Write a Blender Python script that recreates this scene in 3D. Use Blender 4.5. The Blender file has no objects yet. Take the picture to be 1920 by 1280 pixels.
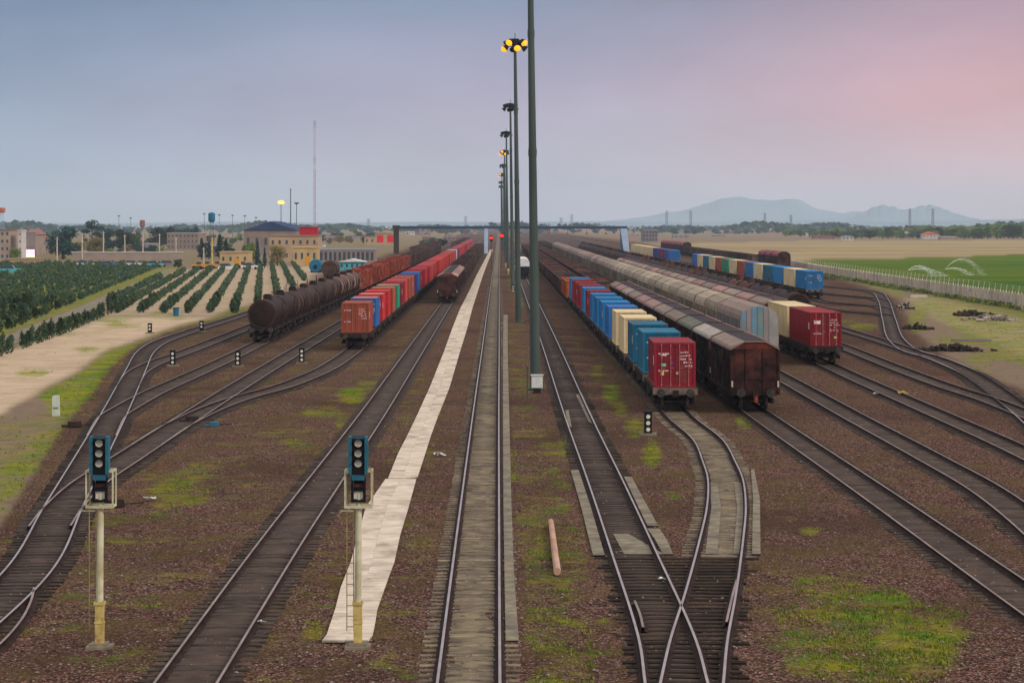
import bpy, math, random
import numpy as np
from mathutils import Vector, noise as mnoise
random.seed(7); np.random.seed(7)
PI = math.pi
F, VX, VY, H = 4000.0, 936.0, 420.0, 11.0      # focal (px of the 1920 wide photo), vanishing point, camera height
KY = F/2500                                     # depth scale of the measured distances
GZ = -0.17                                      # ground below the rail tops
C = bpy.context.scene.collection
S = bpy.context.scene
# ------------------------------------------------------------------ camera, world, sun, exposure
cam = bpy.data.cameras.new("camera"); co = bpy.data.objects.new("camera", cam); C.objects.link(co)
co.location = (0, 0, H); co.rotation_euler = (PI/2, 0, 0)
cam.sensor_width = 36; cam.lens = F/1920*36
cam.shift_x = (960-VX)/1920; cam.shift_y = -(640-VY)/1920
cam.clip_start = 0.5; cam.clip_end = 60000
S.camera = co
S.view_settings.view_transform = 'Standard'; S.view_settings.look = 'None'
S.view_settings.exposure = 0.0; S.view_settings.gamma = 1
S.view_settings.use_curve_mapping = False
S.cycles.use_denoising = True
S.cycles.volume_bounces = 2
S.cycles.max_bounces = 6
def lin(r, g, b):
    f = lambda c: (c/255/12.92) if c/255 <= .04045 else ((c/255+.055)/1.055)**2.4
    return (f(r), f(g), f(b), 1)
SUN_EL, SUN_AZ = math.radians(32), math.radians(125)    # azimuth clockwise from +Y (view direction)
W = bpy.data.worlds.new("World"); S.world = W; W.use_nodes = True
wn = W.node_tree.nodes; wl = W.node_tree.links
for n in list(wn): wn.remove(n)
def N(nodes, t, **k):
    n = nodes.new(t)
    for a, v in k.items(): setattr(n, a, v)
    return n
wo = N(wn, 'ShaderNodeOutputWorld'); bg = N(wn, 'ShaderNodeBackground'); bg.inputs[1].default_value = 1.0
wl.new(bg.outputs[0], wo.inputs[0])
sky = N(wn, 'ShaderNodeTexSky', sky_type='NISHITA'); sky.sun_disc = False
sky.sun_elevation = SUN_EL; sky.sun_rotation = SUN_AZ; sky.air_density = 1.5; sky.dust_density = 3
tc = N(wn, 'ShaderNodeTexCoord'); sp = N(wn, 'ShaderNodeSeparateXYZ'); wl.new(tc.outputs['Generated'], sp.inputs[0])
def wramp(src, lo, hi, stops):
    m = N(wn, 'ShaderNodeMapRange'); m.inputs[1].default_value = lo/KY; m.inputs[2].default_value = hi/KY
    wl.new(src, m.inputs[0]); r = N(wn, 'ShaderNodeValToRGB'); wl.new(m.outputs[0], r.inputs[0])
    e = r.color_ramp.elements
    while len(e) > 1: e.remove(e[-1])
    e[0].position = stops[0][0]; e[0].color = stops[0][1]
    for p, c in stops[1:]:
        q = e.new(p); q.color = c
    return r.outputs[0]
nz = N(wn, 'ShaderNodeTexNoise'); nz.inputs['Scale'].default_value = 5; nz.inputs['Detail'].default_value = 3
mp = N(wn, 'ShaderNodeMapping'); mp.inputs['Scale'].default_value = (1.6, 1.6, 5)
wl.new(tc.outputs['Generated'], mp.inputs[0]); wl.new(mp.outputs[0], nz.inputs[0])
zz = N(wn, 'ShaderNodeMath', operation='MULTIPLY_ADD'); zz.inputs[1].default_value = .03
zz2 = N(wn, 'ShaderNodeMath', operation='SUBTRACT'); zz2.inputs[1].default_value = .015
wl.new(nz.outputs[0], zz.inputs[0]); wl.new(sp.outputs[2], zz2.inputs[0]); wl.new(zz2.outputs[0], zz.inputs[2])
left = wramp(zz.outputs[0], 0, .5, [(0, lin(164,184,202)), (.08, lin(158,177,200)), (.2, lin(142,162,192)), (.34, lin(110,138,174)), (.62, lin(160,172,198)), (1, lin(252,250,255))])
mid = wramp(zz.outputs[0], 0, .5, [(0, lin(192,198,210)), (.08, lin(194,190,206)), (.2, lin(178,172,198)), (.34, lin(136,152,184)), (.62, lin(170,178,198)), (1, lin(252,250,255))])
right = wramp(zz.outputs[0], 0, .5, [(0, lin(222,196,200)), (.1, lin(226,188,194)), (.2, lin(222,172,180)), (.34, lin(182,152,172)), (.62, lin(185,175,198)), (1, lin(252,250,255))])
def wmix(f, a, b):
    m = N(wn, 'ShaderNodeMix', data_type='RGBA')
    if hasattr(f, 'links'): wl.new(f, m.inputs[0])
    else: m.inputs[0].default_value = f
    wl.new(a, m.inputs[6]); wl.new(b, m.inputs[7]); return m.outputs[2]
def wmap(src, lo, hi):
    m = N(wn, 'ShaderNodeMapRange', interpolation_type='SMOOTHSTEP'); m.inputs[1].default_value = lo/KY; m.inputs[2].default_value = hi/KY
    wl.new(src, m.inputs[0]); return m.outputs[0]
xx = N(wn, 'ShaderNodeMath', operation='MULTIPLY_ADD'); xx.inputs[1].default_value = .11
wl.new(nz.outputs[0], xx.inputs[0])
xx2 = N(wn, 'ShaderNodeMath', operation='SUBTRACT'); xx2.inputs[1].default_value = .055
wl.new(sp.outputs[0], xx2.inputs[0]); wl.new(xx2.outputs[0], xx.inputs[2])
lm = wmix(wmap(xx.outputs[0], -.42, .02), left, mid)
lmr = wmix(wmap(xx.outputs[0], -.02, .42), lm, right)
sks = N(wn, 'ShaderNodeMix', data_type='RGBA'); sks.blend_type = 'MULTIPLY'; sks.inputs[0].default_value = 1
wl.new(sky.outputs[0], sks.inputs[6]); sks.inputs[7].default_value = (.07, .07, .07, 1)
nz2 = N(wn, 'ShaderNodeTexNoise'); nz2.inputs['Scale'].default_value = 7; nz2.inputs['Detail'].default_value = 6; nz2.inputs['Roughness'].default_value = .55
mp2 = N(wn, 'ShaderNodeMapping'); mp2.inputs['Scale'].default_value = (1, 1, 3.2); wl.new(tc.outputs['Generated'], mp2.inputs[0]); wl.new(mp2.outputs[0], nz2.inputs[0])
cm = N(wn, 'ShaderNodeMapRange'); cm.inputs[1].default_value = .3; cm.inputs[2].default_value = .7; cm.inputs[3].default_value = .90; cm.inputs[4].default_value = 1.11; wl.new(nz2.outputs[0], cm.inputs[0])
cl = N(wn, 'ShaderNodeMix', data_type='RGBA'); cl.blend_type = 'MULTIPLY'; cl.inputs[0].default_value = 1; wl.new(lmr, cl.inputs[6]); wl.new(cm.outputs[0], cl.inputs[7])
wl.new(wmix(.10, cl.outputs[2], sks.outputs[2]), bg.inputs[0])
sd = bpy.data.lights.new("sun", 'SUN'); sd.energy = 1.9; sd.angle = math.radians(10); sd.color = (1, .87, .80)
so = bpy.data.objects.new("sun", sd); C.objects.link(so)
dv = Vector((math.sin(SUN_AZ)*math.cos(SUN_EL), math.cos(SUN_AZ)*math.cos(SUN_EL), math.sin(SUN_EL)))
so.rotation_euler = (-dv).to_track_quat('-Z', 'Y').to_euler()
# ------------------------------------------------------------------ materials
def mat(name, col, col2=None, rough=.8, metal=0., scale=2., bump=0., rnd=.0, detail=5, emis=0, stretch=None, lo=.35, hi=.65, grime=None, gscale=.6, spec=.06):
    """noise mix of two colours, optional grime patches and a little per-object variation"""
    m = bpy.data.materials.new(name); m.use_nodes = True
    nt = m.node_tree; n = nt.nodes; l = nt.links
    b = n['Principled BSDF']; b.inputs['Roughness'].default_value = rough; b.inputs['Metallic'].default_value = metal
    b.inputs['Specular IOR Level'].default_value = spec
    c1 = tuple(col)+(1,) if len(col) == 3 else col
    c2 = (tuple(c*.72 for c in c1[:3])+(1,)) if col2 is None else (tuple(col2)+(1,) if len(col2) == 3 else col2)
    t = N(n, 'ShaderNodeTexCoord'); mpn = N(n, 'ShaderNodeMapping')
    oi = N(n, 'ShaderNodeObjectInfo')
    vm = N(n, 'ShaderNodeVectorMath', operation='SCALE'); vm.inputs[0].default_value = (37, 17, 91); l.new(oi.outputs['Random'], vm.inputs[3])
    l.new(t.outputs['Object'], mpn.inputs[0]); l.new(vm.outputs[0], mpn.inputs[1])
    if stretch: mpn.inputs['Scale'].default_value = stretch
    no = N(n, 'ShaderNodeTexNoise'); no.inputs['Scale'].default_value = scale; no.inputs['Detail'].default_value = detail
    l.new(mpn.outputs[0], no.inputs[0])
    mr = N(n, 'ShaderNodeMapRange'); mr.inputs[1].default_value = lo; mr.inputs[2].default_value = hi; l.new(no.outputs[0], mr.inputs[0])
    mx = N(n, 'ShaderNodeMix', data_type='RGBA'); l.new(mr.outputs[0], mx.inputs[0]); mx.inputs[6].default_value = c1; mx.inputs[7].default_value = c2
    out = mx.outputs[2]
    if grime:
        g = N(n, 'ShaderNodeTexNoise'); g.inputs['Scale'].default_value = gscale; g.inputs['Detail'].default_value = 8; g.inputs['Roughness'].default_value = .7
        l.new(mpn.outputs[0], g.inputs[0])
        gm = N(n, 'ShaderNodeMapRange'); gm.inputs[1].default_value = .48; gm.inputs[2].default_value = .66; l.new(g.outputs[0], gm.inputs[0])
        gx = N(n, 'ShaderNodeMix', data_type='RGBA'); l.new(gm.outputs[0], gx.inputs[0]); l.new(out, gx.inputs[6]); gx.inputs[7].default_value = tuple(grime)+(1,)
        out = gx.outputs[2]
    if rnd:
        hs = N(n, 'ShaderNodeHueSaturation'); l.new(out, hs.inputs['Color'])
        vr = N(n, 'ShaderNodeMapRange'); vr.inputs[3].default_value = 1-rnd; vr.inputs[4].default_value = 1+rnd
        l.new(oi.outputs['Random'], vr.inputs[0]); l.new(vr.outputs[0], hs.inputs['Value']); out = hs.outputs[0]
    l.new(out, b.inputs['Base Color'])
    if bump:
        bp = N(n, 'ShaderNodeBump'); bp.inputs['Strength'].default_value = bump; bp.inputs['Distance'].default_value = .03
        l.new(no.outputs[0], bp.inputs['Height']); l.new(bp.outputs[0], b.inputs['Normal'])
    if emis:
        b.inputs['Emission Color'].default_value = c1; b.inputs['Emission Strength'].default_value = emis
    return m
M = {}
M['rail_head'] = mat('rail_head', (.50,.40,.36), (.35,.27,.24), rough=.33, metal=.85, scale=1, spec=.5)
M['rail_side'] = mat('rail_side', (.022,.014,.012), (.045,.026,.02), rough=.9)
M['rail_old'] = mat('rail_old', (.36,.26,.21), (.22,.15,.12), rough=.42, metal=.6, scale=.8)
M['wood_sleeper'] = mat('wood_sleeper', (.022,.016,.013), (.060,.044,.032), scale=3, stretch=(1,6,6), rnd=.5, bump=.3)
M['timber'] = mat('timber', (.014,.010,.008), (.042,.030,.020), scale=2.2, stretch=(4,6,6), rnd=.5, bump=.3, grime=(.060,.038,.027), gscale=.35)
M['mud_sleeper'] = mat('mud_sleeper', (.036,.026,.020), (.085,.062,.044), scale=2, rnd=.3, bump=.2, grime=(.06,.048,.042), gscale=1.2)
M['conc_sleeper'] = mat('conc_sleeper', (.25,.20,.125), (.13,.10,.07), scale=2, rnd=.3, bump=.2, grime=(.07,.05,.045), gscale=1.5)
M['concrete'] = mat('concrete', (.62,.53,.42), (.48,.41,.33), scale=1.5, bump=.15, grime=(.38,.32,.26), gscale=.9)
M['slab'] = mat('slab', (.27,.23,.155), (.16,.135,.095), scale=2, bump=.15, grime=(.12,.10,.08), gscale=.8)
M['dark_iron'] = mat('dark_iron', (.022,.016,.016), (.045,.028,.022), scale=3, rough=.75, bump=.1)
M['bogie_iron'] = mat('bogie_iron', (.018,.015,.015), (.035,.025,.022), scale=4)
M['deck'] = mat('deck', (.022,.016,.014), (.05,.032,.024), scale=1.5, rnd=.2)
M['headstock'] = mat('headstock', (.20,.16,.12), (.10,.09,.08), scale=3, grime=(.22,.10,.05), gscale=2)
M['wheel_tread'] = mat('wheel_tread', (.12,.09,.08), (.05,.04,.04), rough=.5, metal=.4)
M['buffer'] = mat('buffer', (.07,.06,.05), (.03,.028,.025), scale=4)
M['orange_red'] = mat('orange_red', (.35,.07,.03), rough=.6)
M['mast'] = mat('mast', (.075,.098,.085), (.05,.07,.064), rough=.55, scale=.6, stretch=(1,1,.2), bump=.05)
M['mast_dark'] = mat('mast_dark', (.025,.03,.03), (.015,.02,.02), rough=.6)
M['lamp_off'] = mat('lamp_off', (.05,.055,.06), rough=.3)
M['lamp_on'] = mat('lamp_on', (1,.36,.015), (1,.30,.01), emis=1.5)
M['lamp_yellow'] = mat('lamp_yellow', (1,.60,.10), (1,.52,.08), emis=1.6)
M['red_light'] = mat('red_light', (1,.02,.015), (1,.02,.015), emis=1.3)
M['cream_post'] = mat('cream_post', (.62,.60,.40), (.50,.47,.30), scale=2, rough=.6, grime=(.36,.30,.15), gscale=1.2)
M['yellow_post'] = mat('yellow_post', (.62,.50,.16), (.48,.36,.12), scale=3, rough=.6, grime=(.25,.14,.06), gscale=2)
M['teal'] = mat('teal', (.035,.15,.20), (.025,.11,.16), rough=.5, scale=3)
M['black'] = mat('black', (.012,.014,.016), rough=.6)
M['lens'] = mat('lens', (.72,.70,.58), (.60,.58,.46), rough=.25, scale=9)
M['white_paint'] = mat('white_paint', (.75,.75,.72), (.6,.6,.56), rough=.6)
M['pale_green'] = mat('pale_green', (.55,.62,.50), (.42,.48,.38), rough=.8)
M['cabinet'] = mat('cabinet', (.62,.68,.55), (.5,.55,.44), rough=.6)
M['log'] = mat('log', (.52,.33,.23), (.38,.22,.15), scale=4, stretch=(1,.2,1))
M['glass'] = mat('glass', (.03,.05,.07), (.05,.08,.10), rough=.2, spec=.5)
M['ladder'] = mat('ladder', (.50,.40,.18), (.35,.26,.12))
def cmat(k, c, g=None, r=.18): M[k] = mat(k, c, tuple(v*.78 for v in c), rough=.55, scale=1.2, rnd=r, grime=g or tuple(v*.38+q for v, q in zip(c, (.055,.035,.028))), gscale=.9, spec=.15, stretch=(1.6,1.6,.35))
cmat('c_maroon', (.26,.012,.026)); cmat('c_crimson', (.27,.010,.018)); cmat('c_red', (.62,.025,.03)); cmat('c_brown', (.40,.085,.045), (.25,.07,.04))
cmat('c_teal', (.008,.15,.25)); cmat('c_blue', (.02,.15,.42)); cmat('c_cream', (.72,.58,.32), (.55,.40,.22), .08); cmat('c_green', (.02,.32,.18)); cmat('c_navy', (.03,.06,.26))
cmat('c_sky', (.008,.20,.46)); cmat('c_orange', (.50,.14,.06)); cmat('c_white', (.7,.7,.66)); cmat('c_pink', (.55,.06,.06))
M['roof_rust'] = mat('roof_rust', (.55,.16,.12), (.42,.13,.09), scale=1, grime=(.45,.25,.2), rnd=.15)
M['mark'] = mat('mark', (.72,.62,.58), (.6,.45,.42), scale=8)
M['mark_yellow_pale'] = mat('mark_yellow_pale', (.55,.52,.36), (.4,.36,.25), scale=9)
M['mark_green'] = mat('mark_green', (.25,.62,.40)); M['mark_yellow'] = mat('mark_yellow', (.75,.55,.15)); M['mark_blue'] = mat('mark_blue', (.12,.10,.42))
M['wagon_brown'] = mat('wagon_brown', (.034,.015,.014), (.018,.010,.010), scale=1.3, rough=.7, rnd=.25, grime=(.10,.035,.025), gscale=.7)
M['wagon_side'] = mat('wagon_side', (.035,.021,.019), (.018,.012,.012), scale=1.5, rough=.75, rnd=.3, grime=(.09,.06,.05), gscale=.9)
M['gable_red'] = mat('gable_red', (.16,.035,.02), (.08,.025,.02), scale=2)
M['roof_tan'] = mat('roof_tan', (.29,.215,.155), (.21,.15,.12), scale=.8, rough=.6, rnd=.3, grime=(.24,.15,.12), gscale=.7)
M['roof_light'] = mat('roof_light', (.46,.40,.32), (.38,.33,.27), scale=.8, rough=.6, grime=(.30,.25,.2), gscale=.7)
M['roof_pink'] = mat('roof_pink', (.40,.22,.18), (.30,.16,.13), scale=.8, rough=.6, rnd=.2, grime=(.24,.15,.12), gscale=.7)
M['roof_green'] = mat('roof_green', (.17,.17,.12), (.12,.12,.09), scale=.8, rough=.6, grime=(.10,.10,.07))
M['roof_dark'] = mat('roof_dark', (.06,.045,.045), (.035,.03,.03), scale=1)
M['roof_beige'] = mat('roof_beige', (.44,.35,.23), (.32,.25,.17), scale=.9, rough=.6, rnd=.25, grime=(.30,.23,.17), gscale=.6)
M['side_beige'] = mat('side_beige', (.26,.21,.15), (.16,.13,.10), scale=1.2, rnd=.25, grime=(.10,.08,.07), gscale=.8)
M['silver_side'] = mat('silver_side', (.20,.20,.21), (.15,.14,.14), scale=1.5, grime=(.12,.10,.09), gscale=.8)
M['tank_dark'] = mat('tank_dark', (.012,.008,.009), (.026,.014,.012), scale=1.2, rough=.6, rnd=.3, grime=(.028,.015,.012), gscale=.9)
M['tank_band'] = mat('tank_band', (.035,.019,.016), (.085,.046,.028), scale=1.5, rough=.7, rnd=.35, grime=(.06,.03,.025), gscale=1.2)
M['tank_mid'] = mat('tank_mid', (.16,.085,.05), (.10,.05,.035), scale=1.5, rough=.7, rnd=.3, grime=(.05,.03,.02), gscale=1.2)
M['tank_pink'] = mat('tank_pink', (.42,.25,.20), (.3,.16,.12), scale=1.5, rough=.7, grime=(.15,.07,.05), gscale=1.2)
M['rust'] = mat('rust', (.15,.06,.038), (.10,.04,.028), scale=1.5, rough=.85, rnd=.35, grime=(.09,.04,.03), gscale=.8)
M['rust_red'] = mat('rust_red', (.26,.032,.022), (.15,.025,.018), scale=1.2, rough=.85, rnd=.25, grime=(.38,.20,.10), gscale=.9)
M['rust_orange'] = mat('rust_orange', (.45,.13,.05), (.33,.09,.04), scale=1.5, rough=.85, grime=(.16,.06,.04), gscale=.8)
M['gondola_dark'] = mat('gondola_dark', (.075,.045,.042), (.04,.028,.028), scale=1.5, rnd=.35, grime=(.14,.08,.06), gscale=.8)
M['load'] = mat('load', (.10,.06,.05), (.05,.035,.03), scale=3, bump=.6, rnd=.3)
M['bark'] = mat('bark', (.10,.07,.05), (.06,.045,.035), scale=4)
def leafmat(k, a, b): M[k] = mat(k, a, b, rough=.7, scale=.9, detail=3, rnd=.15, spec=.15)
leafmat('leaf_dark', (.014,.05,.035), (.026,.075,.04)); leafmat('leaf_blue', (.008,.035,.05), (.015,.055,.06)); leafmat('leaf_green', (.06,.19,.03), (.12,.25,.035))
leafmat('leaf_bush', (.040,.062,.022), (.075,.095,.028)); leafmat('leaf_olive', (.14,.15,.03), (.20,.18,.05)); leafmat('leaf_brown', (.16,.10,.05), (.2,.14,.07))
M['grass'] = mat('grass', (.23,.23,.02), (.08,.16,.018), scale=.8, rough=.8, spec=.1, detail=3)
M['stone'] = mat('stone', (.40,.33,.28), (.2,.16,.14), scale=30, rnd=.2)
M['wall_tan'] = mat('wall_tan', (.44,.31,.185), (.36,.25,.15), scale=.3)
M['wall_yellow'] = mat('wall_yellow', (.52,.37,.18), (.43,.30,.15), scale=.3)
M['wall_pink'] = mat('wall_pink', (.31,.24,.19), (.25,.19,.155), scale=.3, rnd=.25)
M['wall_grey'] = mat('wall_grey', (.30,.25,.24), (.22,.19,.19), scale=.3, rnd=.3)
M['wall_white'] = mat('wall_white', (.55,.52,.48), (.45,.43,.40), scale=.3)
M['roof_blue'] = mat('roof_blue', (.03,.055,.13), (.025,.045,.10), scale=.3)
M['roof_bluegrey'] = mat('roof_bluegrey', (.25,.30,.36), (.2,.25,.3), scale=.3)
M['roof_orange'] = mat('roof_orange', (.65,.16,.06), rough=.8)
M['sign_red'] = mat('sign_red', (.50,.015,.03), rough=.6)
M['window_red'] = mat('window_red', (.75,.01,.02), rough=.5)
M['steel_blue'] = mat('steel_blue', (.42,.55,.70), (.36,.48,.62), scale=.5, rough=.5)
M['gantry'] = mat('gantry', (.05,.085,.14), (.04,.065,.11), rough=.6)
M['fence_conc'] = mat('fence_conc', (.58,.49,.38), (.48,.40,.31), scale=1, rnd=.12, grime=(.33,.26,.21))
M['fence_post'] = mat('fence_post', (.70,.61,.50), (.60,.52,.42), rnd=.1)
M['cyan_glass'] = mat('cyan_glass', (.10,.45,.5), rough=.4)
M['veh_yellow'] = mat('veh_yellow', (.65,.32,.03), (.55,.25,.03), rough=.5)
M['screen'] = mat('screen', (1,.55,.82), (1,.8,.95), emis=1.0, scale=.35)
M['screen_low'] = mat('screen_low', (1,.95,.55), (.9,1,.5), emis=1.0)
M['brick'] = mat('brick', (.30,.15,.12), (.2,.1,.09), scale=.5)
M['water_tank'] = mat('water_tank', (.02,.16,.26), (.015,.11,.2), scale=.5)
M['hill'] = mat('hill', (.14,.23,.28), (.18,.26,.29), scale=.004)  # distance haze painted into the colour, paler and bluer than forested slopes
M['droplet'] = mat('droplet', (.9,.92,.92), (.85,.88,.88), rough=.3, spec=.5)
M['tyre'] = mat('tyre', (.015,.015,.015), rough=.9)
M['pylon'] = mat('pylon', (.12,.14,.17), rough=.6)
M['red_white'] = mat('red_white', (.35,.10,.10), (.5,.4,.4), scale=.12, stretch=(.01,.01,1), detail=0, lo=.49, hi=.51)
# ------------------------------------------------------------------ mesh builder
class MB:
    def __init__(s): s.v = []; s.f = []; s.m = []
    def quadv(s, pts, m=0):
        k = len(s.v); s.v += [tuple(p) for p in pts]; s.f.append(tuple(range(k, k+len(pts)))); s.m.append(m)
    def box(s, x0, x1, y0, y1, z0, z1, m=0):
        k = len(s.v)
        s.v += [(x0,y0,z0),(x1,y0,z0),(x1,y1,z0),(x0,y1,z0),(x0,y0,z1),(x1,y0,z1),(x1,y1,z1),(x0,y1,z1)]
        for q in ((3,2,1,0),(4,5,6,7),(0,1,5,4),(1,2,6,5),(2,3,7,6),(3,0,4,7)):
            s.f.append(tuple(k+i for i in q)); s.m.append(m)
        return s
    def cyl(s, p0, p1, r0, r1=None, n=12, m=0, caps=True):
        r1 = r0 if r1 is None else r1
        p0 = Vector(p0); p1 = Vector(p1); d = (p1-p0).normalized()
        a = d.orthogonal().normalized(); b = d.cross(a); k = len(s.v)
        for p, r in ((p0, r0), (p1, r1)):
            for i in range(n):
                t = 2*PI*i/n; s.v.append(tuple(p+a*(r*math.cos(t))+b*(r*math.sin(t))))
        for i in range(n):
            j = (i+1) % n; s.f.append((k+i, k+j, k+n+j, k+n+i)); s.m.append(m)
        if caps:
            s.f.append(tuple(k+i for i in reversed(range(n)))); s.m.append(m)
            s.f.append(tuple(k+n+i for i in range(n))); s.m.append(m)
        return s
    def prism(s, prof, y0, y1, m=0, caps=True, ms=None):
        """closed (x,z) profile, counter-clockwise, swept along y"""
        k = len(s.v); n = len(prof)
        for y in (y0, y1): s.v += [(x, y, z) for x, z in prof]
        for i in range(n):
            j = (i+1) % n; s.f.append((k+i, k+j, k+n+j, k+n+i)); s.m.append(ms[i] if ms else m)
        if caps:
            s.f.append(tuple(k+i for i in range(n))); s.m.append(m)
            s.f.append(tuple(k+n+i for i in reversed(range(n)))); s.m.append(m)
        return s
    def leaves(s, c, rad, n, size, m=0, mats=1, shell=.45):
        for _ in range(n):
            d = Vector((random.gauss(0,1), random.gauss(0,1), random.gauss(0,1))).normalized()
            r = shell+(1-shell)*random.random()
            p = Vector((c[0]+d.x*rad[0]*r, c[1]+d.y*rad[1]*r, c[2]+d.z*rad[2]*r))
            u = Vector((random.gauss(0,1), random.gauss(0,1), random.gauss(0,1))).normalized()
            w = u.orthogonal().normalized(); z = size*(.6+.8*random.random())
            s.quadv([p-u*z, p+w*z*.6, p+u*z, p-w*z*.6], m+random.randrange(mats))
    def build(s, name, mats, parent=None, smooth=False, loc=None):
        me = bpy.data.meshes.new(name); me.from_pydata(s.v, [], s.f)
        if isinstance(mats, str): mats = [mats]
        for k in mats: me.materials.append(M[k])
        if len(mats) > 1: me.polygons.foreach_set('material_index', s.m)
        if smooth: me.shade_smooth()
        me.update()
        o = bpy.data.objects.new(name, me); C.objects.link(o)
        if parent: o.parent = parent
        if loc: o.location = loc
        return o
def tag(o, label=None, cat=None, group=None, kind=None):
    if label: o['label'] = label
    if cat: o['category'] = cat
    if group: o['group'] = group
    if kind: o['kind'] = kind
    return o
def thing(name, label, cat, loc=(0,0,0), rz=0, group=None):
    o = bpy.data.objects.new(name, None); C.objects.link(o); o.location = loc; o.rotation_euler = (0,0,rz)
    o.empty_display_size = .2
    return tag(o, label, cat, group)
KIDS = {}
def kids(o):
    if o.name not in KIDS: KIDS[o.name] = list(o.children)
    return KIDS[o.name]
def copy_tree(o, parent=None):
    c = o.copy(); C.objects.link(c)
    if parent: c.parent = parent
    ks = kids(o)
    KIDS[c.name] = [copy_tree(ch, c) for ch in ks]
    return c
used = set()
def use(proto, loc, rz=0, label=None, group=None, cat=None, scale=None):
    if proto.name in used: o = copy_tree(proto)
    else: used.add(proto.name); o = proto
    o.location = loc; o.rotation_euler = (0, 0, rz)
    if scale: o.scale = scale
    return tag(o, label, cat, group)
def G(x, y, z=GZ):
    Y = (H-z)*F/(y-VY); return ((x-VX)*Y/F, Y)
def X_at(x, Y): return (x-VX)*Y/F
def Z_at(y, Y): return H-(y-VY)*Y/F
ORD = ['first','second','third','fourth','fifth','sixth','seventh','eighth','ninth','tenth','eleventh','twelfth','thirteenth','fourteenth','fifteenth','sixteenth','seventeenth','eighteenth','nineteenth','twentieth']
TENS = {20:'twenty', 30:'thirty', 40:'forty', 50:'fifty', 60:'sixty', 70:'seventy'}
def ordw(i):
    if i < 20: return ORD[i]
    t, u = divmod(i+1, 10)
    return (TENS[t*10][:-1]+'ieth') if u == 0 else TENS[t*10]+'-'+ORD[u-1]
# ------------------------------------------------------------------ ground
rows = list(np.arange(1560, 480, -4.0))+list(np.arange(480, 440, -2.0))+list(np.arange(440, 424, -1.0))+[423.5, 423, 422.6]
rows = np.array(rows); cols = np.arange(-500, 2460, 8.0)
gx, gy = np.meshgrid(cols, rows)
def inpoly(px, py, poly):
    r = np.zeros(px.shape, bool); n = len(poly); j = n-1
    for i in range(n):
        xi, yi = poly[i]; xj, yj = poly[j]
        c = ((yi > py) != (yj > py)) & (px < (xj-xi)*(py-yi)/(yj-yi+1e-9)+xi)
        r ^= c; j = i
    return r
def blur(a, k=1):
    for _ in range(k):
        b = np.pad(a, 1, mode='edge')
        a = (b[:-2,1:-1]+b[2:,1:-1]+b[1:-1,:-2]+b[1:-1,2:]+4*b[1:-1,1:-1])/8
    return a
yardL = [(-500,1450),(-200,1150),(0,985),(60,890),(115,800),(155,745),(200,680),(255,645),(330,614),(455,582),(560,540),(700,485),(800,455),(860,440),(900,430),(915,421)]
yardR = [(960,421),(1010,431),(1180,452),(1300,470),(1470,492),(1560,517),(1650,545),(1688,562),(1700,590),(1735,640),(1770,664),(1840,698),(1920,732),(2460,960),(2460,1600),(-500,1600)]
yard = inpoly(gx, gy, yardL+yardR).astype(float)
grass = np.zeros(gx.shape); sand = np.zeros(gx.shape); field = np.zeros(gx.shape); dry = np.zeros(gx.shape)
def put(a, poly, v): a[inpoly(gx, gy, poly)] = v
def blob(a, x, y, rx, ry, v):
    d = ((gx-x)/rx)**2+((gy-y)/ry)**2; np.maximum(a, v*np.clip(1.35-d, 0, 1), out=a)
notyard = yard < .5
grass[notyard] = .22; grass[(gy < 500) & (gx < 930) & notyard] = .42
put(grass, [(90,770),(70,738),(150,695),(200,660),(300,622),(400,592),(465,572),(470,582),(340,615),(265,642),(210,688),(170,745),(125,790)], .92)
put(grass, [(-300,1000),(-300,830),(0,780),(90,770),(130,790),(60,890),(0,985)], .50)
put(grass, [(0,880),(60,820),(120,795),(70,880),(0,950)], .72)
put(grass, [(0,500),(340,495),(330,508),(0,632),(-500,820),(-500,505)], .80)
put(grass, [(-500,505),(-500,424),(820,424),(760,455),(600,497),(300,500)], .46)
for x,y,rx,ry in [(60,700,40,8),(160,655,30,6),(230,610,40,5),(205,600,34,6),(300,588,46,5),(120,625,30,5)]: blob(grass,x,y,rx,ry,.9)
put(sand, [(-500,870),(0,662),(200,594),(420,594),(330,612),(200,655),(150,692),(70,735),(0,775),(-400,960)], 1)
put(sand, [(200,590),(330,506),(480,500),(600,500),(560,545),(455,575),(400,590)], .8)
for x,y,rx,ry,v in [(150,612,18,4,.8),(240,592,30,5,.85),(330,596,24,5,.8),(80,664,18,4,.7),(270,560,30,3,.5),(400,570,20,4,.5),(500,530,14,5,.5),(560,520,14,6,.5),(440,545,15,4,.45)]: blob(grass,x,y,rx,ry,v)
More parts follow.
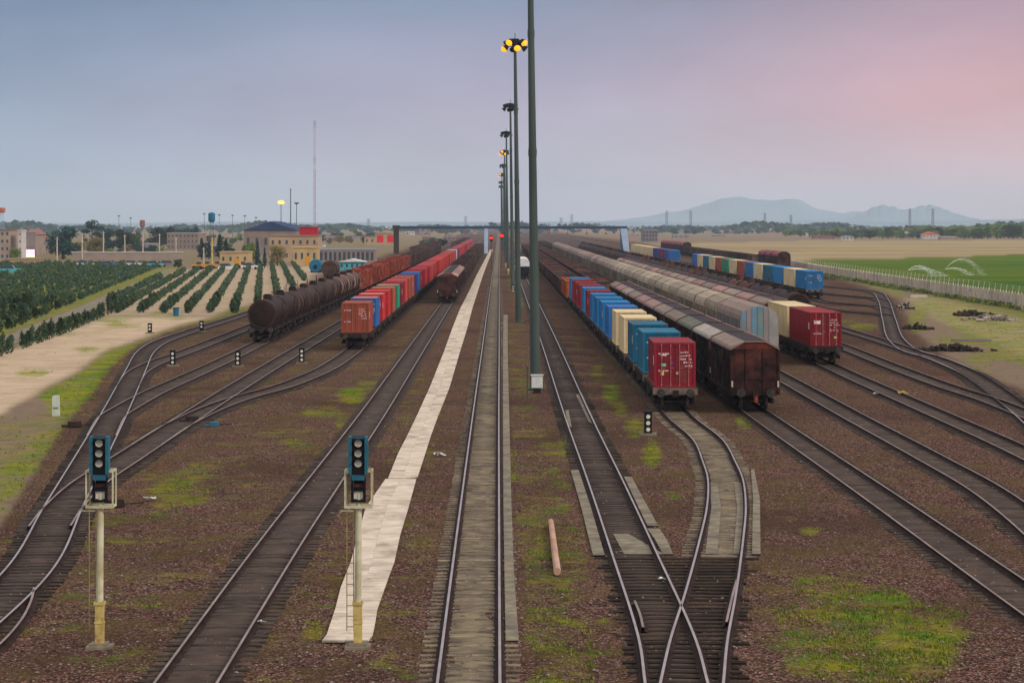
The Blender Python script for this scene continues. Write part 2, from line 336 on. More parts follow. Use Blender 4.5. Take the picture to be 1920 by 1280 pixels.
# grass patches inside the yard
for x,y,rx,ry,v in [(1620,1150,150,50,.66),(1700,1195,120,60,.7),(1560,1095,90,20,.55),(1560,1215,110,70,.6),(1740,1155,90,20,.62),(1660,1120,60,18,.8),(1480,1215,50,10,.5),(1720,1240,110,30,.6),(1600,1170,190,100,.48),(1660,1250,170,40,.55),
    (985,870,38,55,.9),(990,800,22,50,.7),(968,650,24,40,.85),(965,690,28,50,.6),(975,620,14,30,.6),(1060,1010,20,30,.5),(1005,1050,18,40,.45),(1050,1190,30,30,.5),(1060,840,18,35,.6),(1062,915,14,30,.5),(1000,975,30,14,.55),
    (1120,700,16,26,.6),(1145,735,20,28,.75),(1165,765,16,18,.7),(1085,640,14,18,.55),(1190,800,26,22,.7),(1222,850,22,35,.75),(1262,935,16,14,.6),(1345,912,18,6,.7),
    (1395,790,22,18,.75),(1520,995,26,10,.7),(1505,945,14,8,.5),(1770,910,14,8,.6),(1580,800,14,5,.5),(1700,800,10,4,.5),(1650,703,18,4,.7),(1640,575,30,5,.4),(1620,612,35,9,.75),(1590,600,30,6,.6),
    (340,920,75,38,.65),(380,880,50,25,.5),(310,960,40,20,.5),(660,740,34,18,.85),(600,770,50,16,.6),(640,800,14,30,.6),(560,830,40,14,.6),(690,720,30,16,.6),(760,780,22,40,.45),(740,860,24,26,.5),(800,850,16,36,.5),(820,760,18,40,.45),
    (450,700,30,5,.4),(420,710,20,6,.5),(290,1140,50,18,.4),(590,1180,40,24,.5),(600,860,30,20,.35),(1075,1140,18,8,.8),(1130,1170,12,20,.6),(1080,1220,60,20,.35),(1000,1100,20,40,.3),(720,1030,30,60,.35),(700,1180,40,40,.3),
    (1160,980,30,20,.2),(975,560,16,25,.6),(958,530,8,20,.6),(935,490,4,20,.6),(1290,740,30,5,.0)]: blob(grass,x,y,rx,ry,v)
put(field, [(1470,489),(1700,484),(1920,477),(2460,466),(2460,720),(1920,577),(1700,537),(1540,513),(1480,497)], 1)
put(dry, [(1150,459),(1500,452),(2460,446),(2460,468),(1920,477),(1700,484),(1470,489),(1300,470)], 1)
put(sand, [(1700,560),(1760,600),(1860,640),(1990,700),(2200,760),(2460,850),(2460,750),(1920,600),(1760,560)], .45)
put(grass, [(1700,575),(1760,600),(1860,660),(1990,720),(2200,790),(2460,870),(2460,740),(1920,595),(1720,552)], .74)
put(grass, [(1500,497),(1690,560),(1700,540),(1900,592),(2300,705),(2300,680),(1920,577),(1700,537),(1540,513)], .7)
put(grass, [(950,600),(985,600),(1010,760),(1060,900),(1110,1060),(1120,1290),(985,1290),(965,900)], .41)
for x,y,rx,ry,v in [(1720,600,22,30,.8),(1790,640,50,14,.7),(1850,670,60,10,.75),(1900,650,50,25,.7),(1880,600,70,12,.75),(1790,570,60,8,.7),(1830,690,40,8,.6)]: blob(grass,x,y,rx,ry,v)
yard = blur(yard, 2); grass = blur(grass, 2); sand = blur(sand, 2); field = blur(field, 1); dry = blur(dry, 1)
grass = np.clip(grass*1.06, 0, 1)
YY = (H-GZ)*F/(gy-VY); XX = (gx-VX)*YY/F
grass = np.maximum(grass, np.where((yard > .9) & (gy > 560) & (gx < 1500), np.where(gx < 820, .31, .20), 0)); grass = np.maximum(grass, np.where((sand > .5) & (gy > 580) & (gx < 600), .27, 0))
rel = np.zeros(gx.shape)+GZ
# gentle unevenness of the ballast
rel = rel + np.where(YY < 260, .018*np.sin(XX*1.3+np.sin(YY*.7))*np.sin(YY*.9+1.3*np.sin(XX*.5)), 0) - .02
nr, nc = gx.shape
verts = np.stack([XX, YY, rel], -1).reshape(-1, 3)
idx = np.arange(nr*nc).reshape(nr, nc)
faces = np.stack([idx[:-1,:-1], idx[:-1,1:], idx[1:,1:], idx[1:,:-1]], -1).reshape(-1, 4)
me = bpy.data.meshes.new('ground'); me.from_pydata(verts.tolist(), [], faces.tolist())
for nm, a in (('yard', yard), ('grass', grass), ('sand', sand), ('field', field), ('dry', dry)):
    at = me.attributes.new(nm, 'FLOAT', 'POINT'); at.data.foreach_set('value', a.reshape(-1).astype(np.float32))
gm = bpy.data.materials.new('ground'); gm.use_nodes = True
n = gm.node_tree.nodes; l = gm.node_tree.links; bs = n['Principled BSDF']; bs.inputs['Roughness'].default_value = .95; bs.inputs['Specular IOR Level'].default_value = 0
tcn = N(n, 'ShaderNodeTexCoord')
def noise(sc, det=4, rough=.6, vec=None, kind='n'):
    t = N(n, 'ShaderNodeTexNoise'); t.inputs['Scale'].default_value = sc; t.inputs['Detail'].default_value = det; t.inputs['Roughness'].default_value = rough
    l.new(vec or tcn.outputs['Object'], t.inputs[0]); return t.outputs[0]
def mapr(src, a, b, c=0, d=1):
    m = N(n, 'ShaderNodeMapRange'); l.new(src, m.inputs[0])
    for i, v in zip((1,2,3,4), (a,b,c,d)): m.inputs[i].default_value = v
    return m.outputs[0]
def mixc(f, a, b):
    m = N(n, 'ShaderNodeMix', data_type='RGBA')
    if isinstance(f, float): m.inputs[0].default_value = f
    else: l.new(f, m.inputs[0])
    for i, v in ((6, a), (7, b)):
        if isinstance(v, tuple): m.inputs[i].default_value = v+(1,)
        else: l.new(v, m.inputs[i])
    return m.outputs[2]
def att(k):
    a = N(n, 'ShaderNodeAttribute'); a.attribute_name = k; return a.outputs['Fac']
def math2(op, a, b):
    m = N(n, 'ShaderNodeMath', operation=op)
    for i, v in ((0, a), (1, b)):
        if isinstance(v, (int, float)): m.inputs[i].default_value = v
        else: l.new(v, m.inputs[i])
    return m.outputs[0]
vo = N(n, 'ShaderNodeTexVoronoi'); vo.inputs['Scale'].default_value = 17; l.new(tcn.outputs['Object'], vo.inputs[0])
vsep = N(n, 'ShaderNodeSeparateXYZ'); l.new(vo.outputs['Color'], vsep.inputs[0])
big = noise(.12, 5); mid_ = noise(.9, 6, .7); fine = noise(7, 4, .7)
ball = mixc(mapr(big, .35, .65), (.132,.060,.044), (.152,.082,.060))
ball = mixc(mapr(mid_, .44, .60), ball, (.085,.046,.036))
ball = mixc(mapr(vsep.outputs[0], .55, .95, 0, .95), ball, (.36,.23,.18))
ball = mixc(mapr(vsep.outputs[1], .45, .8, 0, .95), ball, (.026,.014,.011))
ball = mixc(mapr(noise(20, 3, .6), .52, .62, 0, .55), ball, (.05,.03,.024))
fl = mapr(noise(.28, 7, .75), .48, .62)
ball = mixc(math2('MULTIPLY', fl, .62), ball, (.110,.082,.028))
ball = mixc(mapr(noise(.07, 3, .5), .50, .66, 0, .55), ball, (.060,.034,.028))
sandc = mixc(mapr(noise(.25, 7, .7), .35, .65), (.62,.47,.32), (.44,.33,.21))
sandc = mixc(mapr(fine, .5, .8, 0, .5), sandc, (.66,.52,.38))
soil = mixc(mapr(mid_, .35, .7), (.27,.20,.12), (.16,.12,.08))
soil = mixc(math2('MULTIPLY', mapr(big, .45, .6), .6), soil, (.22,.155,.12))
dryc = mixc(mapr(noise(.02, 4, .6), .35, .65), (.36,.27,.14), (.25,.18,.11))
# strips of tilled land lie across the view
st = N(n, 'ShaderNodeMapping'); st.inputs['Scale'].default_value = (.004, .03, 1); l.new(tcn.outputs['Object'], st.inputs[0])
stn = noise(1.0, 5, .6, st.outputs[0])
dryc = mixc(mapr(stn, .45, .6, 0, .8), dryc, (.42,.33,.17))
soilf = mixc(mapr(stn, .42, .56), soil, (.24,.17,.145))
soil = mixc(mapr(noise(.01, 3), .4, .6, 0, .7), soil, soilf)
fieldc = mixc(mapr(stn, .44, .58), (.06,.125,.018), (.125,.165,.022))
fieldc = mixc(mapr(mid_, .4, .7, 0, .5), fieldc, (.05,.115,.02))
grassc = mixc(mapr(noise(.35, 4), .40, .62), (.30,.28,.014), (.090,.20,.012))
grassc = mixc(mapr(fine, .45, .75, 0, .6), grassc, (.035,.06,.008))
outc = mixc(att('sand'), soil, sandc)
outc = mixc(att('dry'), outc, dryc)
outc = mixc(att('yard'), outc, ball)
outc = mixc(att('field'), outc, fieldc)
gn = math2('ADD', math2('MULTIPLY', noise(1.3, 8, .8), 2.1), math2('MULTIPLY', noise(.30, 4), 1.5))
gth = math2('ADD', att('grass'), math2('SUBTRACT', gn, 1.8))
gf = mapr(gth, .40, 1.05, 0, .88)
gf = math2('MULTIPLY', gf, math2('SUBTRACT', 1, att('field')))
outc = mixc(gf, outc, grassc)
l.new(outc, bs.inputs['Base Color'])
bp = N(n, 'ShaderNodeBump'); bp.inputs['Strength'].default_value = .8; bp.inputs['Distance'].default_value = .06
l.new(math2('ADD', vo.outputs['Distance'], fine), bp.inputs['Height']); l.new(bp.outputs[0], bs.inputs['Normal'])
me.materials.append(gm); me.shade_smooth()
g = bpy.data.objects.new('ground', me); C.objects.link(g); g['kind'] = 'structure'
M['soil'] = mat('soil', (.12,.08,.065), (.16,.11,.08), scale=.2)
tag(MB().box(-30000, 30000, -4000, 42000, -.9, -.42).build('terrain', 'soil'), kind='structure')
# ------------------------------------------------------------------ tracks
def catmull(pts, step):
    P = [np.array(p, float) for p in pts]; out = []
    P = [2*P[0]-P[1]]+P+[2*P[-1]-P[-2]]
    for i in range(1, len(P)-2):
        p0, p1, p2, p3 = P[i-1:i+3]; d = np.linalg.norm(p2-p1)
        # centripetal
        t0 = 0; t1 = t0+max(np.linalg.norm(p1-p0), 1e-3)**.5; t2 = t1+max(d, 1e-3)**.5; t3 = t2+max(np.linalg.norm(p3-p2), 1e-3)**.5
        st_ = step if p1[1] < 520 else step*6
        k = max(2, int(d/st_))
        for q in range(k):
            t = t1+(t2-t1)*q/k
            A1 = (t1-t)/(t1-t0)*p0+(t-t0)/(t1-t0)*p1; A2 = (t2-t)/(t2-t1)*p1+(t-t1)/(t2-t1)*p2; A3 = (t3-t)/(t3-t2)*p2+(t-t2)/(t3-t2)*p3
            B1 = (t2-t)/(t2-t0)*A1+(t-t0)/(t2-t0)*A2; B2 = (t3-t)/(t3-t1)*A2+(t-t1)/(t3-t1)*A3
            out.append((t2-t)/(t2-t1)*B1+(t-t1)/(t2-t1)*B2)
    out.append(P[-2]); return np.array(out)
PATH = {}
bedz = 0
M['bed'] = mat('bed', (.055,.036,.027), (.095,.064,.046), scale=1.2, bump=.5, grime=(.045,.032,.024), gscale=.7)
M['bed_light'] = mat('bed_light', (.23,.185,.105), (.14,.105,.070), scale=1.1, bump=.5, grime=(.06,.048,.04), gscale=.8)
def sweep_rail(mb, P, off):
    T = np.gradient(P, axis=0); T /= np.linalg.norm(T, axis=1)[:, None]; Nn = np.stack([T[:,1], -T[:,0]], 1)
    pr = [(-.17,-.178),(-.08,-.125),(-.025,-.11),(-.036,-.038),(-.036,-.004),(-.026,0),(.026,0),(.036,-.004),(.036,-.038),(.025,-.11),(.08,-.125),(.17,-.178)]  # foot flared wide, its dark colour standing for shade and dirt beside the rail
    k0 = len(mb.v); m = len(pr)
    for p, nn in zip(P, Nn):
        for a, z in pr: mb.v.append((p[0]+nn[0]*(off+a), p[1]+nn[1]*(off+a), z))
    for i in range(len(P)-1):
        for j in range(m-1):
            a = k0+i*m+j; mb.f.append((a, a+m, a+m+1, a+1)); mb.m.append(1 if 4 <= j <= 6 else 0)
def track(key, pix, label, sleepers='wood', far=2600, near=1560, smin=40, smax=95, bed='bed', rail='rail_head', world_tail=None, bw=1.12, nosleep=False, bed_from=0):
    global bedz
    w = [G(x, y, 0) for x, y in pix]
    if near:
        (x1, y1), (x0, y0) = w[0], w[1]; Yn = G(0, near, 0)[1]
        if y1 > Yn+1: w = [(x1+(x1-x0)*(Yn-y1)/(y1-y0), Yn)]+w
    if far: w.append((w[-1][0], far) if world_tail is None else world_tail)
    P = catmull(w, 1.0); PATH[key] = P
    root = thing('railway_track', label, 'railway track', (0,0,0), 0, 'tracks of the rail yard')
    for s in (-1, 1):
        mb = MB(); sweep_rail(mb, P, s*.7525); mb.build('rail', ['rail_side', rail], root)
    T = np.gradient(P, axis=0); T /= np.linalg.norm(T, axis=1)[:, None]; Nn = np.stack([T[:,1], -T[:,0]], 1)
    mb = MB(); z = GZ+.004+bedz; bedz += .0012
    for i, (p, nn) in enumerate(zip(P, Nn)):
        wv = bw+.12*math.sin(i*.7)+.08*math.sin(i*1.9)
        mb.v += [(p[0]-nn[0]*wv, p[1]-nn[1]*wv, z-.03), (p[0], p[1], z+.004), (p[0]+nn[0]*wv, p[1]+nn[1]*wv, z-.03)]
    for i in range(len(P)-1):
        if P[i][1] < bed_from: continue
        for a in (3*i, 3*i+1): mb.f.append((a, a+1, a+4, a+3)); mb.m.append(0)
    mb.build('ballast_bed', bed, root)
    if nosleep: return root
    cum = np.concatenate([[0], np.cumsum(np.linalg.norm(np.diff(P, axis=0), axis=1))])
    pm = {'wood': 'wood_sleeper', 'conc': 'conc_sleeper', 'mud': 'mud_sleeper'}[sleepers]
    base = None; cnt = 0; rest = MB()
    s = 0
    while s < cum[-1]:
        x = np.interp(s, cum, P[:,0]); y = np.interp(s, cum, P[:,1]); x2 = np.interp(s+.5, cum, P[:,0]); y2 = np.interp(s+.5, cum, P[:,1])
        if y > 380: break
        if y > smin and abs(x-.007*y) < .25*y+3:
            ang = math.atan2(y2-y, x2-x)-PI/2; lz = GZ-.010+bedz+random.uniform(-.012,.010)-(.006 if sleepers == 'mud' else 0)
            if cnt < 100:
                if base is None:
                    o = base = MB().box(-1.28,1.28,-.125,.125,-.1,.02).build('sleeper', pm, root)
                else:
                    o = base.copy(); C.objects.link(o); o.parent = root
                o.location = (x, y, lz); o.rotation_euler = (0,0,ang+random.uniform(-.012,.012)); o.scale = (random.uniform(.97,1.03), random.uniform(.9,1.15), 1)
            else:
                c, sn = math.cos(ang), math.sin(ang); k = len(rest.v)
                for a, b in ((-1.28,-.12),(1.28,-.12),(1.28,.12),(-1.28,.12)): rest.v.append((x+a*c-b*sn, y+a*sn+b*c, lz+.02))
                rest.f.append((k,k+1,k+2,k+3)); rest.m.append(0)
            cnt += 1
        s += .62
    if rest.f: tag(rest.build('sleeper', pm, root), kind='stuff')
    return root
track('T0', [(878.5,1280),(893,1050),(910.7,780),(919.5,660),(925,580)], 'straight middle track between the pale walkway and the line of masts', 'conc', bed='bed_light')
track('T1', [(1268.7,1280),(1252,1200),(1189.5,1036),(1137,905),(1084,780),(1037.5,660),(1010,592)], 'track just right of the tall masts, crossing its neighbour at the bottom', 'wood', smin=71.4)
track('T2', [(1297,1280),(1310,1200),(1332,1112),(1352,1014),(1362,948),(1360,897),(1349,866),(1327,823),(1277,781),(1236,733),(1168,663)], 'curving track under the nearest maroon container', 'conc', bed='bed_light', smin=71.4, bed_from=71)
track('T3', [(1955,1141),(1871,1083),(1646,926),(1465,803),(1419,771),(1310,695)], 'straight track under the dark covered wagons', 'mud', rail='rail_old')
track('T4', [(2080,1120),(1960,1000),(1852,917),(1740,854),(1600,779),(1462,703),(1380,660)], 'track under the silver round-roofed wagon, bending at its near end', 'mud', near=0, rail='rail_old')
track('T5', [(2080,925),(1900,837),(1772,780),(1610,709),(1540,677),(1450,640)], 'track under the maroon container at the right', 'mud', near=0, rail='rail_old')
track('T6', [(2060,830),(1925,775),(1855,748),(1774,722),(1681,688),(1572,645),(1480,612)], 'track under the rusty tank train, just right of the maroon container', 'mud', near=0, rail='rail_old')
track('T7', [(1930,777),(1864,728),(1822,700),(1758,672),(1705,655),(1640,634),(1570,613),(1460,579)], 'track that joins the ladder track where it bends at the right', 'mud', near=0, rail='rail_old')
track('R', [(2130,930),(1990,830),(1921,771),(1864,728),(1822,700),(1758,671),(1712,658),(1682,637),(1667,598),(1655,560),(1640,547),(1600,541),(1540,535.5)], 'ladder track at the right with bright rails and a sharp bend', 'mud', near=0)
track('T8', [(1664,590),(1640,587),(1570,581),(1500,566)], 'empty track between the tank train and the blue containers', 'mud', near=0, rail='rail_old')
track('T9', [(1661,578),(1640,573),(1600,570),(1557,566),(1523,558),(1480,548)], 'track under the blue and cream containers at the far right', 'mud', near=0, rail='rail_old')
track('T9b', [(1655,563),(1635,558),(1550,550),(1480,536)], 'empty track beyond the blue and cream containers', 'mud', near=0, rail='rail_old')
track('T10', [(1560,523),(1500,513),(1440,503)], 'farthest right track, under the maroon hopper wagons', 'mud', near=0, rail='rail_old')
track('F', [(347,1280),(524,1018),(600,912),(695,780),(765,676),(833,575)], 'straight track left of the pale walkway', 'mud', rail='rail_old')
track('A', [(-190,1280),(48,1073),(121,944),(211,780),(256,690),(272,660),(298,641),(350,622),(457,588)], 'leftmost track that bends along the grassy edge', 'wood')
track('B', [(240,722),(257,697),(290,679),(338,662),(390,642),(459,615)], 'second track from the grassy edge, left of the tank train', 'mud', near=0, rail='rail_old')
track('Cc', [(190,815),(212,778),(237,762),(290,733),(337,712),(408,680),(476,647),(516,626),(560,605.5)], 'track under the dark tank train', 'mud', near=0, rail='rail_old')
track('D', [(93,985),(118,950),(165,905),(244,853),(357,780),(424,737),(530,672),(650,600)], 'empty track between the tank train and the red containers', 'mud', near=0, rail='rail_old')
track('E', [(275,832),(330,797),(400,763),(460,742),(520,726),(570,708),(612,689),(660,657),(690,631)], 'curving track under the nearest rust-brown container', 'mud', near=0, rail='rail_old')
# timbers of the turnout at the bottom, under both crossing tracks
tt = thing('turnout_timbers', 'dark timbers lying under the two crossing tracks at the bottom', 'timbers', (0,0,0))
base = None; y = 43.0
def pathx(key, y): P = PATH[key]; return float(np.interp(y, P[:,1], P[:,0]))
while y < 71.2:
    x0 = pathx('T1', y)-1.0; x1 = pathx('T2', y)+1.05
    if base is None: o = base = MB().box(-.5,.5,-.14,.14,-.1,.022).build('timber', 'timber', tt)
    else: o = base.copy(); C.objects.link(o); o.parent = tt
    x0 += random.uniform(-.35,.25); x1 += random.uniform(-.25,.35)
    o.location = ((x0+x1)/2, y, GZ+.004+random.uniform(-.008,.010)); o.scale = (x1-x0, 1, 1); y += .6
def short_rail(name, label, pts, mats=('rail_side','rail_old'), cat='rail'):
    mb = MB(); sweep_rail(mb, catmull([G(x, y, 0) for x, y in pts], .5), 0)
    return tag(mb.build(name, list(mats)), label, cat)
short_rail('guard_rail', 'rusty curved spare rail beside the left track at the bottom left corner', [(-40,1235),(0,1205),(40,1160),(58,1125),(64,1100)])
short_rail('check_rail', 'short check rail beside the right rail of the crossing, bottom centre', [(1362,1165),(1370,1130),(1376,1105),(1382,1085)])
short_rail('check_rail', 'short check rail beside the left rail of the crossing, bottom centre', [(1206,1175),(1200,1150),(1190,1125)])
# concrete walkway
def strip(name, left, right, m, z, kind='structure', thick=.05):
    L = [G(x, y, z) for x, y in left]; R = [G(x, y, z) for x, y in right]
    mb = MB(); k = len(L)
    for a, b in zip(L, R): mb.v += [(a[0],a[1],z),(b[0],b[1],z),(b[0],b[1],z-thick),(a[0],a[1],z-thick)]
    for i in range(k-1):
        a = 4*i
        for p, q in ((0,1),(1,2),(3,0)): mb.f.append((a+p, a+q, a+4+q, a+4+p)); mb.m.append(0)
    mb.f.append((3,2,1,0)); mb.m.append(0)
    return tag(mb.build(name, m), kind=kind)
M['walk'] = mat('walk', (.70,.59,.45), (.55,.46,.35), scale=1.2, bump=.1, grime=(.33,.26,.19), gscale=.45)
nt = M['walk'].node_tree; n = nt.nodes; l = nt.links; tcn = N(n, 'ShaderNodeTexCoord')
br = N(n, 'ShaderNodeSeparateXYZ'); l.new(tcn.outputs['Object'], br.inputs[0])
fr = N(n, 'ShaderNodeMath', operation='PINGPONG'); fr.inputs[1].default_value = .25; l.new(br.outputs[1], fr.inputs[0])
ju = N(n, 'ShaderNodeMapRange'); ju.inputs[1].default_value = .006; ju.inputs[2].default_value = .03; ju.inputs[3].default_value = .55; ju.inputs[4].default_value = 1; l.new(fr.outputs[0], ju.inputs[0])
jm = N(n, 'ShaderNodeMix', data_type='RGBA'); jm.blend_type = 'MULTIPLY'; jm.inputs[0].default_value = 1
b_ = n['Principled BSDF']; src = b_.inputs['Base Color'].links[0].from_socket
l.new(src, jm.inputs[6]); l.new(ju.outputs[0], jm.inputs[7]); l.new(jm.outputs[2], b_.inputs['Base Color'])
wy = [1200,1188,1165,1140,1100,1050,1000,950,897]
wl_ = [605,612,622,628,640,657,670,686,722]; wr_ = [688,697,703,707,722,739,752,766,782]
wl1 = [(a+random.uniform(-2,2), y) for a, y in zip(wl_, wy)]; wr1 = [(a+random.uniform(-2,2), y) for a, y in zip(wr_, wy)]
# left halves and right halves of slabs with a dirty seam between
def halves(L, R, z):
    mL = [(a[0]*.51+b[0]*.49-.12, a[1]) for a, b in zip(L, R)]; mR = [(a[0]*.51+b[0]*.49+.12, a[1]) for a, b in zip(L, R)]
    strip('walkway', L, mL, 'walk', z); strip('walkway', mR, R, 'walk', z-.003)
halves(wl1, wr1, GZ+.06)
L2 = [(728,895),(746,850),(764,815),(781,780),(806,725),(832,660),(848,615),(862,580),(880,545),(893,517),(910,485),(919,468)]
R2 = [(783,893),(797,850),(808,815),(821,780),(843,725),(862,660),(876,615),(885,580),(896,545),(905,517),(917,485),(924,468)]
halves(L2, R2, GZ+.06)
strip('cable_trough', [(944,590),(943,660),(943,780),(944,950),(946,1080),(948,1200)], [(952,590),(952,660),(955,780),(959,950),(964,1080),(973,1200)], 'slab', GZ+.05)
strip('path', [(-300,772),(0,634),(130,583),(230,540),(318,503)], [(-300,800),(0,654),(145,592),(243,545),(328,503)], mat('path_m', (.42,.37,.33), (.33,.29,.26), scale=.5).name if False else 'slab', GZ+.012)
for L_, R_ in [([(1070,880),(1090,950),(1112,1040)],[(1085,880),(1108,950),(1134,1040)]), ([(1170,893),(1190,935),(1214,985)],[(1184,893),(1207,935),(1234,985)]),
               ([(1213,990),(1228,1010),(1243,1038)],[(1236,990),(1250,1010),(1262,1038)]), ([(1408,880),(1412,930),(1410,1038)],[(1414,878),(1425,935),(1426,1038)]),
               ([(1080,740),(1092,765),(1104,790)],[(1090,735),(1104,765),(1120,800)]), ([(1060,770),(1066,800)],[(1066,768),(1072,800)])]:
    strip('concrete_slab', L_, R_, 'slab', GZ+.045)
for L_, R_ in [([(1330,905),(1334,950),(1322,1038)],[(1345,905),(1352,950),(1345,1038)]), ([(1376,905),(1382,950),(1375,1038)],[(1392,905),(1396,950),(1393,1038)]), ([(1150,1000),(1170,1038)],[(1178,1000),(1245,1038)])]:
    strip('concrete_slab', L_, R_, 'slab', GZ+.032)
# ------------------------------------------------------------------ wagons
def bogie(par, yc, detail=True):
    mb = MB()
    for s in (-1, 1):
        mb.box(s*1.12-.07, s*1.12+.07, yc-1.25, yc+1.25, .42, .62); mb.box(s*1.12-.09, s*1.12+.09, yc-.35, yc+.35, .30, .78)
        for q in (-.92, .92): mb.box(s*1.12-.10, s*1.12+.10, yc+q-.15, yc+q+.15, .34, .62)
    mb.box(-1.1, 1.1, yc-.2, yc+.2, .55, .85)
    b = mb.build('bogie', 'bogie_iron', par)
    if detail:
        for q in (-.92, .92):
            w = MB()
            for s in (-1, 1): w.cyl((s*.69, yc+q, .46), (s*.82, yc+q, .46), .46, n=18); w.cyl((s*.66, yc+q, .46), (s*.69, yc+q, .46), .50, n=18)
            w.cyl((-.95, yc+q, .46), (.95, yc+q, .46), .08, n=8); w.build('wheel_set', 'wheel_tread', b)
    else:
        w = MB()
        for q in (-.92, .92):
            for s in (-1, 1): w.cyl((s*.69, yc+q, .46), (s*.82, yc+q, .46), .46, n=10)
        w.build('wheel_set', 'wheel_tread', b)
def ends(par, L, z=1.05):
    for yy, d in ((0, -1), (L, 1)):
        for s in (-1, 1):
            y0 = yy+.62*(-d)
            MB().cyl((s*.87, y0, z), (s*.87, y0+d*.45, z), .11, n=10).cyl((s*.87, y0+d*.45, z), (s*.87, y0+d*.53, z), .25, n=16).build('buffer', 'buffer', par)
        m = MB().box(-.09,.09, min(yy+.6*-d, yy+.1*-d), max(yy+.6*-d, yy+.1*-d), z-.12, z+.12).box(-.17,.17, min(yy+.22*-d, yy), max(yy+.22*-d, yy), z-.2, z+.16)
        m.build('coupler', 'dark_iron', par)
def flat_wagon(name, L, near=True, hs='headstock'):
    r = thing(name, '', 'flat wagon')
    m = MB().box(-1.35,1.35,.6,L-.6,1.14,1.34).box(-.3,.3,.7,L-.7,.82,1.13)
    for s in (-1,1):
        m.prism([(s*1.28-.06,.80),(s*1.28+.06,.80),(s*1.28+.06,1.14),(s*1.28-.06,1.14)], 3.4, L-3.4); m.box(s*1.28-.06,s*1.28+.06,.65,3.4,.98,1.14); m.box(s*1.28-.06,s*1.28+.06,L-3.4,L-.65,.98,1.14)
        for q in np.arange(1.2, L-1, 1.7): m.box(s*1.36-.02 if s>0 else s*1.36-.02, s*1.36+.02, q-.06, q+.06, .98, 1.30)
    m.build('deck', 'deck', r)
    MB().box(-1.32,1.32,.50,.60,.92,1.33).build('headstock', hs, r)
    bogie(r, 2.3, near); bogie(r, L-2.3, near)
    if near: ends(r, L)
    return r
